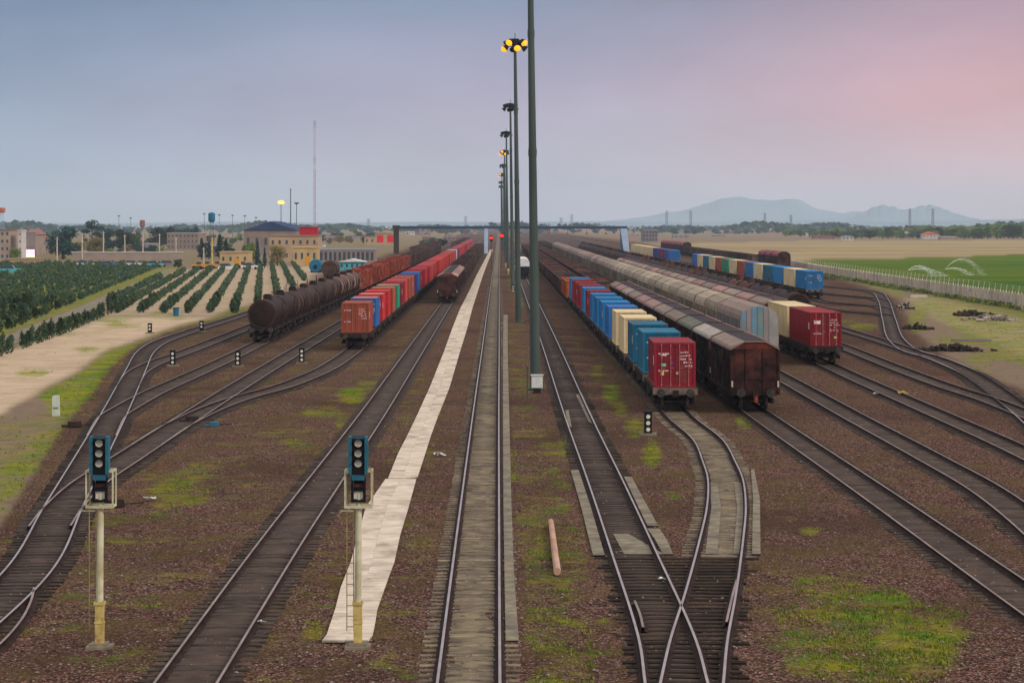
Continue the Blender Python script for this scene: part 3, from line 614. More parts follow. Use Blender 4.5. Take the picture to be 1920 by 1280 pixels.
def container(name, c, L=6.06, roof=None, near=True, hc=0, marks=0, Hc=2.65):
    """door end at y=0 (towards the camera), corrugated sides"""
    r = thing(name, '', 'shipping container'); w = 1.219
    b = MB(); pitch = .28 if near else .6; nn = int((L-.3)/pitch); dd = .045
    ys = []
    for i in range(nn):
        y0 = .15+i*(L-.3)/nn; p = (L-.3)/nn
        ys += [(y0, 0), (y0+p*.3, 0), (y0+p*.5, dd), (y0+p*.8, dd)]
    ys.append((L-.15, 0))
    for s in (-1, 1):
        k = len(b.v)
        for y, d in ys: b.v += [(s*(w-.03-d), y, .16), (s*(w-.03-d), y, Hc-.10)]
        for i in range(len(ys)-1): b.f.append((k+2*i, k+2*i+2, k+2*i+3, k+2*i+1)); b.m.append(0)
    k = len(b.v)
    for y, d in ys: b.v += [(-(w-.05), y, Hc-.012-d*.6), (w-.05, y, Hc-.012-d*.6)]
    for i in range(len(ys)-1): b.f.append((k+2*i, k+2*i+1, k+2*i+3, k+2*i+2)); b.m.append(1)
    b.quadv([(-w+.02,L-.05,.16),(w-.02,L-.05,.16),(w-.02,L-.05,Hc-.08),(-w+.02,L-.05,Hc-.08)])
    b.box(-w+.01,w-.01,.05,L-.01,.05,.15)
    b.build('body', [c, roof or c], r)
    f = MB()
    for s in (-1, 1):
        f.box(s*w-.06 if s > 0 else s*w-.0, s*w if s > 0 else s*w+.06, .15, L-.15, 0.0, .16); f.box(s*w-.07 if s > 0 else s*w, s*w if s > 0 else s*w+.07, .15, L-.15, Hc-.11, Hc)
        for yy in (0, L-.15):
            f.box(s*w-.14 if s > 0 else s*w-.002, s*w+.002 if s > 0 else s*w+.14, yy, yy+.15, 0, Hc+.004)
    for yy in (.0, L-.12):
        f.box(-w+.14, w-.14, yy, yy+.10, 0, .14); f.box(-w+.14, w-.14, yy, yy+.10, Hc-.13, Hc+.002)
    f.build('frame', [c], r)
    # doors
    for s in (-1, 1):
        d = MB(); x0, x1 = (s*.012, s*(w-.142)); x0, x1 = min(x0, x1), max(x0, x1)
        d.box(x0, x1, .055, .09, .15, Hc-.14)
        for q in range(5):
            z0 = .22+q*(Hc-.5)/5; d.box(x0+.06, x1-.06, .03, .055, z0, z0+(Hc-.5)/5-.13)
        do = d.build('door', c, r)
        if near:
            for xx in (.26, .80):
                lb = MB().cyl((s*xx, .0, .05), (s*xx, .0, Hc-.06), .022, n=6)
                for z in (.18, .95, 1.75, Hc-.2): lb.box(s*xx-.05, s*xx+.05, -.01, .03, z-.03, z+.03)
                lb.box(s*xx-.02, s*xx+.2, -.035, -.01, 1.12, 1.16)
                lb.build('locking_bar', 'mark_bar_'+c if 'mark_bar_'+c in M else c, do)
    if marks:
        rnd = random.Random(marks); mk = MB(); 
        for row in range(5):
            z = Hc-.62-row*.2
            x = .32
            while x < .98:
                ww = rnd.uniform(.05,.14)
                if rnd.random() < .75: mk.box(x, x+ww, .022, .030, z, z+rnd.uniform(.05,.10))
                x += ww+rnd.uniform(.02,.05)
        for row in range(2):
            x = -.98
            while x < -.42:
                ww = rnd.uniform(.06,.12); mk.box(x, x+ww, .022, .030, Hc-.7-row*1.0, Hc-.62-row*1.0); x += ww+.03
        mk.build('lettering', 'mark', r)
        if marks % 2:
            MB().box(-w+.010, -w+.022, .9, 1.35, Hc*.48, Hc*.48+.55).build('logo', 'mark', r); MB().box(w-.022, w-.010, .9, 1.35, Hc*.48, Hc*.48+.55).build('logo', 'mark', r)
        if marks == 3 and c == 'c_maroon':
            for x_, z_, ww, hh, mm in ((-.86,1.86,.36,.10,'mark'),(-.84,1.25,.30,.17,'mark_green'),(-.86,.72,.20,.22,'mark_yellow'),(-.30,1.38,.16,.18,'mark_blue'),(.06,.78,.12,.13,'mark_yellow')):
                MB().box(x_, x_+ww, .012, .020, z_, z_+hh).build('sticker', mm, r)
        if marks == 9: MB().box(-.95,-.45,.010,.018,1.75,1.98).build('logo', 'white_paint', r); MB().box(.62,.86,.010,.018,.62,.78).build('sticker', 'mark_yellow', r)
    return r
M['mark_bar_c_maroon'] = mat('bar_m', (.50,.16,.15), (.42,.10,.10)); M['mark_bar_c_brown'] = mat('bar_b', (.40,.15,.09)); M['mark_bar_c_crimson'] = mat('bar_c', (.52,.20,.20))
def covered_wagon(name, L=15, side='wagon_side', end='wagon_brown', roofs=('roof_tan','roof_tan'), near=True, gable='gable_red', top='roof_dark', split=2):
    r = thing(name, '', 'covered wagon')
    z0, ze, zt, w, sh = 1.02, 3.62, 4.08, 1.46, .62
    b = MB(); b.box(-w+.05, w-.05, .62, L-.62, z0, ze-.02)
    n_ = 12 if near else 6
    for s in (-1, 1):
        for q in range(n_+1):
            y = .66+q*(L-1.32)/n_; b.box(s*(w-.02)-.035, s*(w-.02)+.035, y-.05, y+.05, z0-.02, ze-.01)
        b.box(s*(w-.01)-.03, s*(w-.01)+.03, .62, L-.62, z0-.06, z0+.12); b.box(s*(w-.01)-.03, s*(w-.01)+.03, .62, L-.62, ze-.13, ze)
    b.build('side', side, r)
    for yy, d in ((.56, 0), (L-.62, 1)):
        e = MB(); e.prism([(-w,z0-.1),(w,z0-.1),(w,ze),(-w,ze)], yy, yy+.06)
        if near:
            for xx in (-w+.06, -.52, .52, w-.06): e.box(xx-.06, xx+.06, yy-.07 if d == 0 else yy+.06, yy if d == 0 else yy+.13, z0-.08, ze-.03)
            e.box(-w+.12, w-.12, yy-.05 if d == 0 else yy+.06, yy if d == 0 else yy+.11, z0+.78, z0+.86)
        e.build('end_wall', end, r)
        if near and d == 0:
            for xx in (-w+.10, w-.10): MB().box(xx-.05, xx+.05, yy-.085, yy-.07, z0+.35, z0+.72).build('number_plate', 'mark_yellow_pale', r)
            MB().box(-.10,.10,.02,.40,.55,1.0).box(-.06,.06,.0,.1,.50,1.18).build('coupling_hook', 'orange_red', r)
    gb = MB(); gb.prism([(-w,ze+.003),(w,ze+.003),(w*.93,ze+.16),(sh,zt-.04),(-sh,zt-.04),(-w*.93,ze+.16)], .58, .64); gb.build('gable', gable, r)
    for k in range(split):
        y0 = .5+k*(L-1.0)/split+(.04 if k else 0); y1 = .5+(k+1)*(L-1.0)/split
        rf = MB(); prof = [(-w-.04,ze-.06),(-w*.93,ze+.15),(-sh,zt),(sh,zt),(w*.93,ze+.15),(w+.04,ze-.06),(w-.01,ze-.06),(sh,zt-.06),(-sh,zt-.06),(-w+.01,ze-.06)]
        rf.prism(prof, y0, y1, ms=[0,0,1,0,0,0,0,0,0,0]); rf.build('roof_panel', [roofs[k % len(roofs)], top], r)
        MB().prism([(-w-.06,ze-.05),(-w*.93-.02,ze+.19),(-sh,zt+.05),(sh,zt+.05),(w*.93+.02,ze+.19),(w+.06,ze-.05),(w,ze-.05),(sh,zt-.02),(-sh,zt-.02),(-w,ze-.05)], y1-.02 if k < split-1 else y1, y1+.10).build('roof_rib', 'dark_iron', r)
    MB().box(sh+.02, sh+.10, .5, L-.5, zt-.02, zt+.05).build('roof_rail', 'roof_pink', r)
    bg_ = MB().box(-1.3,1.3,.5,L-.5,.86,.96)
    for s in (-1,1): bg_.box(s*1.3-.05, s*1.3+.05, 4, L-4, .55, .95)
    bg_.build('underframe', 'dark_iron', r)
    bogie(r, 2.4, near); bogie(r, L-2.4, near)
    if near: ends(r, L)
    return r
def tank_wagon(name, L=12.0, tank='tank_dark', band='tank_band', near=True, R=1.33, zc=2.50):
    r = thing(name, '', 'tank wagon'); n_ = 28 if near else 14
    t = MB(); t.cyl((0,.75,zc), (0,L-.75,zc), R, n=n_, caps=False); t.cyl((0,.60,zc),(0,.75,zc), R*.86, R, n=n_); t.cyl((0,L-.75,zc),(0,L-.60,zc), R, R*.86, n=n_)
    t.build('tank', tank, r, smooth=True).data.shade_smooth()
    for q in ((.95, L*.36, L*.64, L-.95)):
        MB().cyl((0,q-.34,zc),(0,q+.34,zc), R+.018, n=n_).build('band', band, r, smooth=False)
    MB().cyl((0,L/2,zc+R-.1),(0,L/2,zc+R+.35), .42, n=14).cyl((0,L/2,zc+R+.35),(0,L/2,zc+R+.42), .30, n=14).build('hatch', tank, r)
    w = MB().box(-.55,.55,L/2-1.5,L/2-.6,zc+R+.12,zc+R+.16)
    for s in (-1,1):
        for q in (L/2-1.5, L/2-.6): w.cyl((s*.55,q,zc+R-.2),(s*.55,q,zc+R+.75), .02, n=5)
        w.cyl((s*.55,L/2-1.5,zc+R+.75),(s*.55,L/2-.6,zc+R+.75), .02, n=5)
    w.build('walkway', 'dark_iron', r)
    u = MB().box(-1.25,1.25,.5,L-.5,1.0,1.14)
    for q in (2.2, L-2.2): u.prism([(-1.2,1.14),(1.2,1.14),(1.3,2.1),(.9,1.55),(0,1.30),(-.9,1.55),(-1.3,2.1)], q-.12, q+.12)
    u.build('underframe', 'dark_iron', r)
    if near:
        la = MB()
        for q in (-.2,.2): la.box(1.42,1.46,L/2+q-.02,L/2+q+.02,.8,zc+R*.8)
        for z in np.arange(.9, zc+R*.8, .32): la.box(1.42,1.46,L/2-.2,L/2+.2,z,z+.03)
        la.build('ladder', 'dark_iron', r)
    bogie(r, 2.1, near); bogie(r, L-2.1, near)
    if near: ends(r, L)
    return r
def gondola(name, L=12, c='gondola_dark', load='load', near=False, zt=2.9, slope=.8, z0=1.15, w=1.48):
    r = thing(name, '', 'open wagon')
    b = MB()
    for s in (-1, 1):
        X0, X1 = (w-.05, w) if s > 0 else (-w, -w+.05)
        b.box(X0, X1, .62, L-.62, z0, zt)
        for q in range(9):
            y = .7+q*(L-1.4)/8; xr = w if s > 0 else -w-.07
            b.box(xr, xr+.07, y-.05, y+.05, z0, zt)
        xr = w-.06 if s > 0 else -w-.08
        b.box(xr, xr+.14, .6, L-.6, zt, zt+.08)
    for yy, d in ((.6, 1), (L-.6, -1)):
        b.quadv([(-w+.05,yy,zt),(w-.05,yy,zt),(w-.05,yy+d*slope,z0+.9*(zt-z0)*.35),(-w+.05,yy+d*slope,z0+.9*(zt-z0)*.35)])
        b.box(-w+.05, w-.05, min(yy,yy+d*.05), max(yy,yy+d*.05), z0, zt-.002)
        b.box(-w-.02, w+.02, min(yy-d*.06,yy), max(yy-d*.06,yy), zt, zt+.08)
    b.build('body', c, r)
    ld = MB(); nx, ny = 6, 14; k = 0; rs = random.Random(len(name)*3+int(L*7))
    hs = [[.3+.35*rs.random()+(.35 if 1 < j < ny-2 else 0)*math.sin(i/(nx-1)*PI) for i in range(nx)] for j in range(ny)]
    for j in range(ny):
        for i in range(nx): ld.v.append((-w+.06+i*(2*w-.12)/(nx-1), .7+j*(L-1.4)/(ny-1), z0+(zt-z0)*.35+hs[j][i]*.7))
    for j in range(ny-1):
        for i in range(nx-1): a = j*nx+i; ld.f.append((a,a+1,a+nx+1,a+nx)); ld.m.append(0)
    ld.build('load', load, r)
    MB().box(-1.25,1.25,.5,L-.5,.95,1.13).build('underframe', 'dark_iron', r)
    bogie(r, 2.1, near); bogie(r, L-2.1, near)
    if near: ends(r, L)
    return r
def hopper_round(name, L=12.6, side='side_beige', roof='roof_beige', end='side_beige', near=True, split=2, ends_stripes=False):
    """high rounded roof wagon (silver one in front, beige ones behind it)"""
    r = thing(name, '', 'covered hopper wagon'); w = 1.5; z0, zs, zt = 1.1, 3.45, 4.6
    arc = [(w, zs), (w*.97, zs+.35), (w*.86, zs+.72), (w*.66, zt-.30), (w*.38, zt-.07), (0, zt), (-w*.38, zt-.07), (-w*.66, zt-.30), (-w*.86, zs+.72), (-w*.97, zs+.35), (-w, zs)]
    b = MB().box(-w+.02, w-.02, .66, L-.66, z0, zs)
    for s in (-1,1):
        for q in range(7):
            y = .7+q*(L-1.4)/6; xr = s*w-.03
            b.box(xr, xr+.06, y-.05, y+.05, z0, zs-.02)
    b.build('side', side, r)
    for k in range(split):
        y0 = .66+k*(L-1.32)/split+(.12 if k else 0); y1 = .66+(k+1)*(L-1.32)/split
        MB().prism(arc, y0, y1).build('roof_panel', roof, r, smooth=False)
        if split > 1 or near: MB().prism([(x*1.02, zs+(z-zs)*1.025) for x, z in arc], y1, y1+.12).build('roof_rib', 'dark_iron' if split > 1 else roof, r)
    for yy in (.60, L-.66):
        MB().prism([(-w,z0-.1),(w,z0-.1)]+[(x*1.0, z-.0) for x, z in arc], yy, yy+.06).build('end_wall', end, r)
    if ends_stripes:
        cols_ = [('st_blue',-1.42,-1.05),('wall_grey',-1.0,-.62),('st_blue',-.58,-.2),('st_green',-.15,.28),('wall_grey',.33,.72),('st_pale',.76,1.42)]
        for cc, a, bb in cols_:
            zt_ = lambda x: np.interp(abs(x), [0, w*.38, w*.66, w*.86, w*.97, w], [zt, zt-.07, zt-.3, zs+.72, zs+.35, zs])-.06
            m = MB(); k = 0
            m.v += [(a,.56,z0),(bb,.56,z0),(bb,.56,zt_(bb)),(a,.56,zt_(a)),(a,.60,z0),(bb,.60,z0),(bb,.60,zt_(bb)),(a,.60,zt_(a))]
            for q in ((0,1,2,3),(0,4,5,1),(1,5,6,2),(2,6,7,3),(3,7,4,0)): m.f.append(q); m.m.append(0)
            m.build('end_sheet', cc, r)
    MB().box(-1.3,1.3,.5,L-.5,.88,1.04).build('underframe', 'dark_iron', r)
    bogie(r, 2.2, near); bogie(r, L-2.2, near)
    if near: ends(r, L)
    return r
M['st_blue'] = mat('st_blue', (.13,.30,.42), (.16,.24,.30), scale=1.2, grime=(.22,.20,.16), gscale=.8)
M['st_green'] = mat('st_green', (.20,.28,.22), (.12,.24,.28), scale=1, grime=(.26,.24,.16), gscale=.9)
M['st_pale'] = mat('st_pale', (.34,.33,.30), (.26,.24,.24), scale=1, grime=(.25,.26,.16), gscale=.9)
cumc = {}
def at_path(key, s):
    P = PATH[key]
    if key not in cumc: cumc[key] = np.concatenate([[0], np.cumsum(np.linalg.norm(np.diff(P, axis=0), axis=1))])
    c = cumc[key]; return np.array([np.interp(s, c, P[:,0]), np.interp(s, c, P[:,1])])
def s_at_Y(key, Y):
    Y = Y*KY; return s_at(key, Y)
def s_at(key, Y):
    P = PATH[key]; at_path(key, 0); i = int(np.searchsorted(P[:,1], Y)) if P[-1,1] > P[0,1] else 0
    # first index whose Y reaches the wanted depth
    j = int(np.argmax(P[:,1] >= Y)); c = cumc[key]
    if j == 0: return c[0]
    f = (Y-P[j-1,1])/(P[j,1]-P[j-1,1]); return c[j-1]+f*(c[j]-c[j-1])
def put_on(key, s, proto, L, label, group, z=0, cat=None):
    a = at_path(key, s); b = at_path(key, s+L); ang = math.atan2(b[1]-a[1], b[0]-a[0])-PI/2
    return use(proto, (a[0], a[1], z), ang, label, group, cat)
CP = {}
def cproto(c, L=6.06, roof=None, near=True, marks=0):
    k = (c, L, roof, near, marks)
    if k not in CP: CP[k] = container('shipping_container', c, L, roof, near, marks=marks)
    return CP[k]
CN = {'c_maroon':'maroon','c_crimson':'dark red','c_red':'bright red','c_brown':'rust brown','c_teal':'teal blue','c_blue':'deep blue','c_cream':'cream','c_green':'green','c_navy':'navy blue','c_sky':'sky blue','c_orange':'orange brown','c_white':'white','c_pink':'pinkish red'}
FW = {}
def container_train(key, s, colours, where, group, wagonL=10.35, near_lim=340, hs='headstock', Lc=6.06):
    for i, c in enumerate(colours):
        near = at_path(key, s)[1] < near_lim
        fk = (wagonL, near, hs)
        if fk not in FW: FW[fk] = flat_wagon('flat_wagon', wagonL, near, hs)
        put_on(key, s, FW[fk], wagonL, f'dark flat wagon, {ordw(i)} from the near end {where}', group.replace('containers','flat wagons'))
        roof = None
        if isinstance(c, tuple): c, roof = c
        mk = 3+i if near and i < 4 else (1 if near and i % 3 == 0 else 0)
        pr = cproto(c, Lc, roof, near, mk)
        put_on(key, s+(.62 if i == 0 else (wagonL-Lc)/2), pr, Lc, f'{CN[c]} container, {ordw(i)} from the near end {where}', group, 1.35)
        s += wagonL+.2
    return s
def wagon_train(key, s, protos, Ls, where, kindword, group, start=0):
    for i, (p, L) in enumerate(zip(protos, Ls)):
        put_on(key, s, p, L, f'{kindword}, {ordw(start+i)} {where}', group); s += L+.2
    return s
# T2: containers of the near right-hand train
t2 = ['c_maroon','c_teal','c_teal','c_cream','c_cream','c_blue','c_sky','c_sky','c_sky','c_crimson','c_sky','c_crimson','c_crimson','c_crimson','c_sky']
s = container_train('T2', s_at_Y('T2', 78.4), t2, 'of the train beside the tall masts', 'containers on the train right of the masts')
# stickers on the nearest door
hop1 = gondola('hopper_wagon', 12, 'rust_orange', 'rust_red', True, zt=3.3, slope=2.0); gd_ = gondola('open_wagon', 12, 'gondola_dark', 'load', False); gr_ = gondola('open_wagon', 12, 'rust', 'load', False); gr2 = gondola('open_wagon', 12, 'rust_red', 'load', False, zt=3.2)
put_on('T2', s, hop1, 12, 'rust orange open hopper wagon behind the last blue container', 'open wagons behind the right container train'); s += 12.2
put_on('T2', s, hop1, 12, 'second rust orange open hopper wagon, behind the first one', 'open wagons behind the right container train'); s += 12.2
s = wagon_train('T2', s, [gd_ if i % 5 else gr_ for i in range(46)], [12]*46, 'behind the rust orange hoppers', 'dark open wagon', 'open wagons behind the right container train')
# T3: dark covered wagons
cw = {}
def cwp(roofs, near, side='wagon_side'):
    k = (roofs, near, side)
    if k not in cw: cw[k] = covered_wagon('covered_wagon', 12, side, roofs=roofs, near=near, split=1)
    return cw[k]
s = s_at_Y('T3', 78.5); W3 = 'on the train behind the maroon container'
seq = ['roof_tan','roof_light','roof_green','roof_tan','roof_tan','roof_pink','roof_pink','roof_tan','roof_tan','roof_pink','roof_tan']
s = wagon_train('T3', s, [cwp((q,), i < 6) for i, q in enumerate(seq)], [12]*11, 'from the near end of the light-roofed dark train', 'brown covered wagon', 'dark covered wagons of the middle right train')
s = wagon_train('T3', s, [gr_ if i % 4 == 0 else gd_ for i in range(48)], [12]*48, 'behind the light-roofed covered wagons', 'rusty open wagon', 'open wagons behind the covered wagons')
# T4: silver wagon then beige sectioned wagons
s = s_at_Y('T4', 104.2)
hs_ = hopper_round('round_roof_wagon', 18.5, 'silver_side', 'roof_tan', 'st_pale', True, 1, True)
put_on('T4', s, hs_, 18.5, 'grey round-roofed wagon with a blue and green patched end wall', 'round-roofed wagons'); s += 18.7
hb = hopper_round('round_roof_wagon', 10.2, near=True, split=1); hbf = hopper_round('round_roof_wagon', 10.2, near=False, split=1)
s = wagon_train('T4', s, [hb if i < 9 else hbf for i in range(19)], [10.2]*19, 'behind the grey patched one', 'beige round-roofed wagon with dark seams', 'round-roofed wagons')
hbs = hopper_round('round_roof_wagon', 14, 'side_beige', 'roof_tan', 'side_beige', False, 1)
s = wagon_train('T4', s, [hbs]*26, [14]*26, 'behind the seamed beige wagons', 'smooth pinkish beige round-roofed wagon', 'smooth round-roofed wagons')
s = wagon_train('T4', s, [gd_]*22, [12]*22, 'at the far end of the round-roofed train', 'dark open wagon', 'open wagons behind the round-roofed wagons')
# T5: maroon container, creams, then tan covered wagons
s = s_at_Y('T5', 105)
fwn = flat_wagon('flat_wagon', 13.4, True, 'dark_iron')
put_on('T5', s, fwn, 13.4, 'dark flat wagon under the long maroon container at the right', 'flat wagons at the right')
put_on('T5', s+.6, container('shipping_container', 'c_crimson', 12.19, None, True, marks=9), 12.19, 'long dark red container with white lettering on its doors, right of the grey wagon', 'containers at the right', 1.35); s += 13.6
for i in range(2):
    if i % 2 == 0: put_on('T5', s, fwn, 13.4, f'dark flat wagon under the {"first" if i == 0 else "second"} pair of cream containers at the right', 'flat wagons at the right')
    put_on('T5', s+.6+(i % 2)*6.2, cproto('c_cream'), 6.06, f'cream container, {ordw(i)} behind the long dark red container', 'containers at the right', 1.35)
    if i % 2: s += 13.6
cf1 = cwp(('roof_pink',), False); cf2 = cwp(('roof_tan',), False)
s = wagon_train('T5', s, [cf1 if i % 2 else cf2 for i in range(20)], [12]*20, 'behind the cream containers', 'pinkish roofed covered wagon', 'covered wagons behind the cream containers')
s = wagon_train('T5', s, [gd_]*30, [12]*30, 'behind the pinkish roofed wagons', 'dark open wagon', 'open wagons behind the pinkish roofed wagons')
# T8: rusty tank train; T9 containers; T10 maroon hoppers
tkn = tank_wagon('tank_wagon', near=True); tkf = tank_wagon('tank_wagon', near=False); tkr = tank_wagon('tank_wagon', tank='rust', band='tank_dark', near=False)
s = s_at_Y('T6', 138.5)
s = wagon_train('T6', s, [tkn]+[tkr if i % 5 in (2, 3) else tkf for i in range(47)], [12]*48, 'from the near end of the right tank train', 'rusty tank wagon', 'tank wagons of the right train')
t9 = ['c_sky','c_cream','c_sky','c_teal','c_cream','c_sky','c_brown','c_cream','c_green','c_brown','c_cream','c_teal','c_cream','c_blue']
s = container_train('T9', s_at_Y('T9', 197), t9, 'of the far right train', 'containers on the far right train', 13.3, Lc=12.19)
s += 60
s = container_train('T9', s, ['c_blue','c_navy','c_maroon','c_navy','c_navy','c_cream','c_cream','c_cream','c_cream','c_cream','c_cream','c_cream','c_cream'], 'of the distant cream group', 'containers of the distant cream group', 13.3, Lc=12.19)
hm = gondola('hopper_wagon', 13, 'c_maroon', 'c_maroon', False, zt=4.0, slope=2.6); hmb = hopper_round('round_roof_wagon', 13, 'wagon_brown', 'c_maroon', 'wagon_brown', False, 1)
s = s_at_Y('T10', 312)
s = wagon_train('T10', s, [hmb, hmb, hmb], [13]*3, 'of the three standing beyond the blue containers', 'maroon round-roofed wagon', 'maroon wagons by the field')
s += 12
s = wagon_train('T10', s, [gd_]*17, [12]*17, 'behind the maroon pair along the field', 'low dark open wagon', 'low wagons by the field')
s = wagon_train('T10', s, [hmb]*8, [13]*8, 'of the distant maroon group by the field', 'maroon round-roofed wagon', 'distant maroon wagons by the field')
# E: containers of the near left-hand train
te = ['c_brown',('c_blue','roof_rust'),('c_red','roof_rust'),'c_red','c_brown',('c_green','roof_rust'),'c_maroon','c_pink','c_brown','c_brown','c_navy','c_blue','c_crimson','c_maroon','c_red','c_maroon','c_red','c_pink','c_brown','c_red','c_maroon','c_red','c_pink','c_red','c_brown','c_red','c_red','c_pink','c_red','c_maroon','c_orange','c_red','c_pink','c_red','c_orange','c_brown','c_red','c_white','c_blue','c_navy','c_maroon','c_pink','c_red','c_pink','c_brown','c_pink','c_red','c_pink']
te += [random.Random(i).choice(['c_red','c_pink','c_red','c_maroon','c_brown','c_crimson','c_blue','c_orange']) for i in range(28)]
s = container_train('E', s_at_Y('E', 118), te, 'of the train left of the pale walkway', 'containers on the left train', hs='dark_iron')
# C: tank train, rust-red wagons, dark wagons
s = s_at_Y('Cc', 125)
tkp = tank_wagon('tank_wagon', tank='tank_dark', band='tank_pink', near=True); tkm = tank_wagon('tank_wagon', tank='tank_dark', band='tank_mid', near=True)
s = wagon_train('Cc', s, [tkn, tkn, tkm, tkm, tkn, tkm, tkm, tkp, tkp, tkp], [12]*10, 'from the near end of the left tank train', 'dark rusty-banded tank wagon', 'tank wagons of the left train')
rr = gondola('open_wagon', 13, 'rust_red', 'rust', False, zt=3.75, slope=.3)
s = wagon_train('Cc', s, [rr]*13, [13]*13, 'behind the dark tank wagons at the left', 'rust red high-sided wagon', 'rust red wagons of the left train')
gdh = gondola('open_wagon', 13, 'gondola_dark', 'load', False, zt=3.7, slope=.3)
s = wagon_train('Cc', s, [gdh]*20, [13]*20, 'behind the rust red wagons at the left', 'dark high-sided wagon', 'dark wagons of the left train')
# F: dark covered wagon and open wagons
s = s_at_Y('F', 187)
s = wagon_train('F', s, [cwp(('roof_pink',), True), cf2, cf1, cf2, cf1], [12]*5, 'from the near end left of the walkway', 'light-roofed covered wagon', 'wagons left of the walkway')
s = wagon_train('F', s, [gdh if i % 3 else gd_ for i in range(34)], [13 if i % 3 else 12 for i in range(34)], 'behind the covered wagons left of the walkway', 'grey open wagon', 'open wagons left of the walkway')
s = s_at_Y('D', 520)
s = wagon_train('D', s, [gdh]*24, [13]*24, 'on the distant track left of the red containers', 'dark distant wagon', 'distant wagons left of the red containers')
s = s_at_Y('B', 420)
s = wagon_train('B', s, [gdh]*18, [13]*18, 'on the distant leftmost siding', 'dark distant wagon', 'distant wagons on the left siding')
# T1: white coach
r = thing('passenger_coach', 'white coach with a dark end standing between two masts', 'coach')
MB().prism([(-1.4,1.15),(1.4,1.15),(1.42,3.2),(1.15,3.75),(.6,3.98),(-.6,3.98),(-1.15,3.75),(-1.42,3.2)], .7, 24).build('body', 'white_paint', r)
MB().prism([(-1.38,.9),(1.38,.9),(1.4,2.3),(-1.4,2.3)], .62, .70).build('end_wall', 'black', r)
MB().prism([(-1.38,2.35),(1.38,2.35),(1.38,3.2),(1.1,3.7),(.6,3.9),(-.6,3.9),(-1.1,3.7),(-1.38,3.2)], .64, .70).build('end_panel', 'white_paint', r)
for s_ in (-1, 1):
    for k in range(9): MB().box(min(s_*1.40,s_*1.44), max(s_*1.40,s_*1.44), 2+k*2.4, 3.5+k*2.4, 2.2, 3.0).build('window', 'glass', r)
MB().box(-1.2,1.2,.7,24,.7,1.14).build('underframe', 'dark_iron', r)
bogie(r, 3.2); bogie(r, 21)
put_on('T1', s_at_Y('T1', 272), r, 24, None, None)
# tank-train end platform (dark box beside the top of the nearest tank)
# ------------------------------------------------------------------ masts
def high_mast(X, Y, lit, first=False, Hm=32.0, lean=.4):
    r = thing('floodlight_mast', '', 'light mast', (X, Y, GZ), 0, 'high masts in a row down the yard')
    m = MB(); n_ = 12; zs = [0, 8, 16, 24, Hm]; rs = [.36,.31,.27,.22,.16]
    for a in range(4): m.cyl((-lean*zs[a]/Hm, 0, zs[a]), (-lean*zs[a+1]/Hm, 0, zs[a+1]), rs[a], rs[a+1], n=n_, caps=(a in (0, 3)))
    for a in (1,2,3): m.cyl((-lean*zs[a]/Hm,0,zs[a]-.25),(-lean*zs[a]/Hm,0,zs[a]+.25), rs[a]+.03, n=n_)
    m.build('pole', 'mast', r)
    MB().cyl((0,0,-.05),(0,0,.12), .6, n=12).build('base_plate', 'mast', r)
    t = Vector((-lean, 0, Hm))
    MB().cyl(t+Vector((0,0,-.5)), t+Vector((0,0,.25)), .38, .5, n=12).cyl(t+Vector((0,0,.25)), t+Vector((0,0,.9)), .04, n=5).build('crown', 'mast_dark', r)
    for k in range(8):
        a = 2*PI*k/8+.2; rr_ = 1.05; zo = -.1 if k % 2 else -.75
        p = t+Vector((math.cos(a)*rr_, math.sin(a)*rr_, zo))
        d = Vector((math.cos(a)*.75, math.sin(a)*.75, -.65)).normalized()
        f = MB().cyl(p-d*.25, p+d*.22, .20, .40, n=10).cyl(t+Vector((0,0,zo+.1)), p-d*.2, .04, n=5)
        fo = f.build('floodlight', 'mast_dark', r)
        on = k in lit
        q = MB(); c = p+d*.23
        q.cyl(c, c+d*.06, .38, n=12)
        if on:
            for i in range(4): q.cyl(c+d*(.06+.09*i), c+d*(.15+.09*i), .38*math.cos(i*.38), .38*math.cos((i+1)*.38), n=12)
        q.build('lamp', 'lamp_on' if on else 'lamp_off', fo)
    return r
masts = [(2.45, 90, ()), (2.2, 152, (5,6,4,7)), (2.35, 233, ()), (2.0, 303, ()), (1.9, 380, (4,5,6)), (1.85, 469, ()), (1.5, 553, (4,5)), (1.4, 656, ()), (1.3, 729, ())]
lab = ['nearest and thickest mast, its top above the picture, white cabinet at its foot','second mast with three glowing orange lamps','third mast of the row, its lamps dark','fourth mast of the row, short dark lamp cluster','fifth mast of the row with glowing orange lamps','sixth mast of the row, lamps dark','seventh mast of the row with one small orange glow','eighth mast of the row, lamps dark','ninth and farthest mast of the row']
for (X, Y, lit), lb in zip(masts, lab): high_mast(X, Y*KY, lit)['label'] = lb
cab = thing('electrical_cabinet', 'small pale cabinet at the foot of the nearest mast', 'cabinet', (X_at(1007, 88.2*KY), 88.2*KY, GZ))
MB().box(-.37,.37,-.2,.2,.35,1.15).build('body', 'cabinet', cab); MB().box(-.42,.42,-.26,.24,1.15,1.22).build('lid', 'cabinet', cab)
MB().box(-.33,-.01,-.215,-.2,.4,1.1).build('door', 'white_paint', cab); MB().box(.01,.33,-.215,-.2,.4,1.1).build('door', 'white_paint', cab); MB().box(-.25,.25,-.15,.15,-.1,.35).build('plinth', 'dark_iron', cab)
pp = thing('marker_post', 'thin grey post left of the nearest mast foot', 'post', (X_at(989, 85*KY), 85*KY, GZ))
MB().cyl((0,0,-.1),(0,0,2.0), .05, n=8).build('post', 'mast', pp); MB().cyl((0,0,2.0),(0,0,2.06), .07, n=8).build('cap', 'mast_dark', pp)
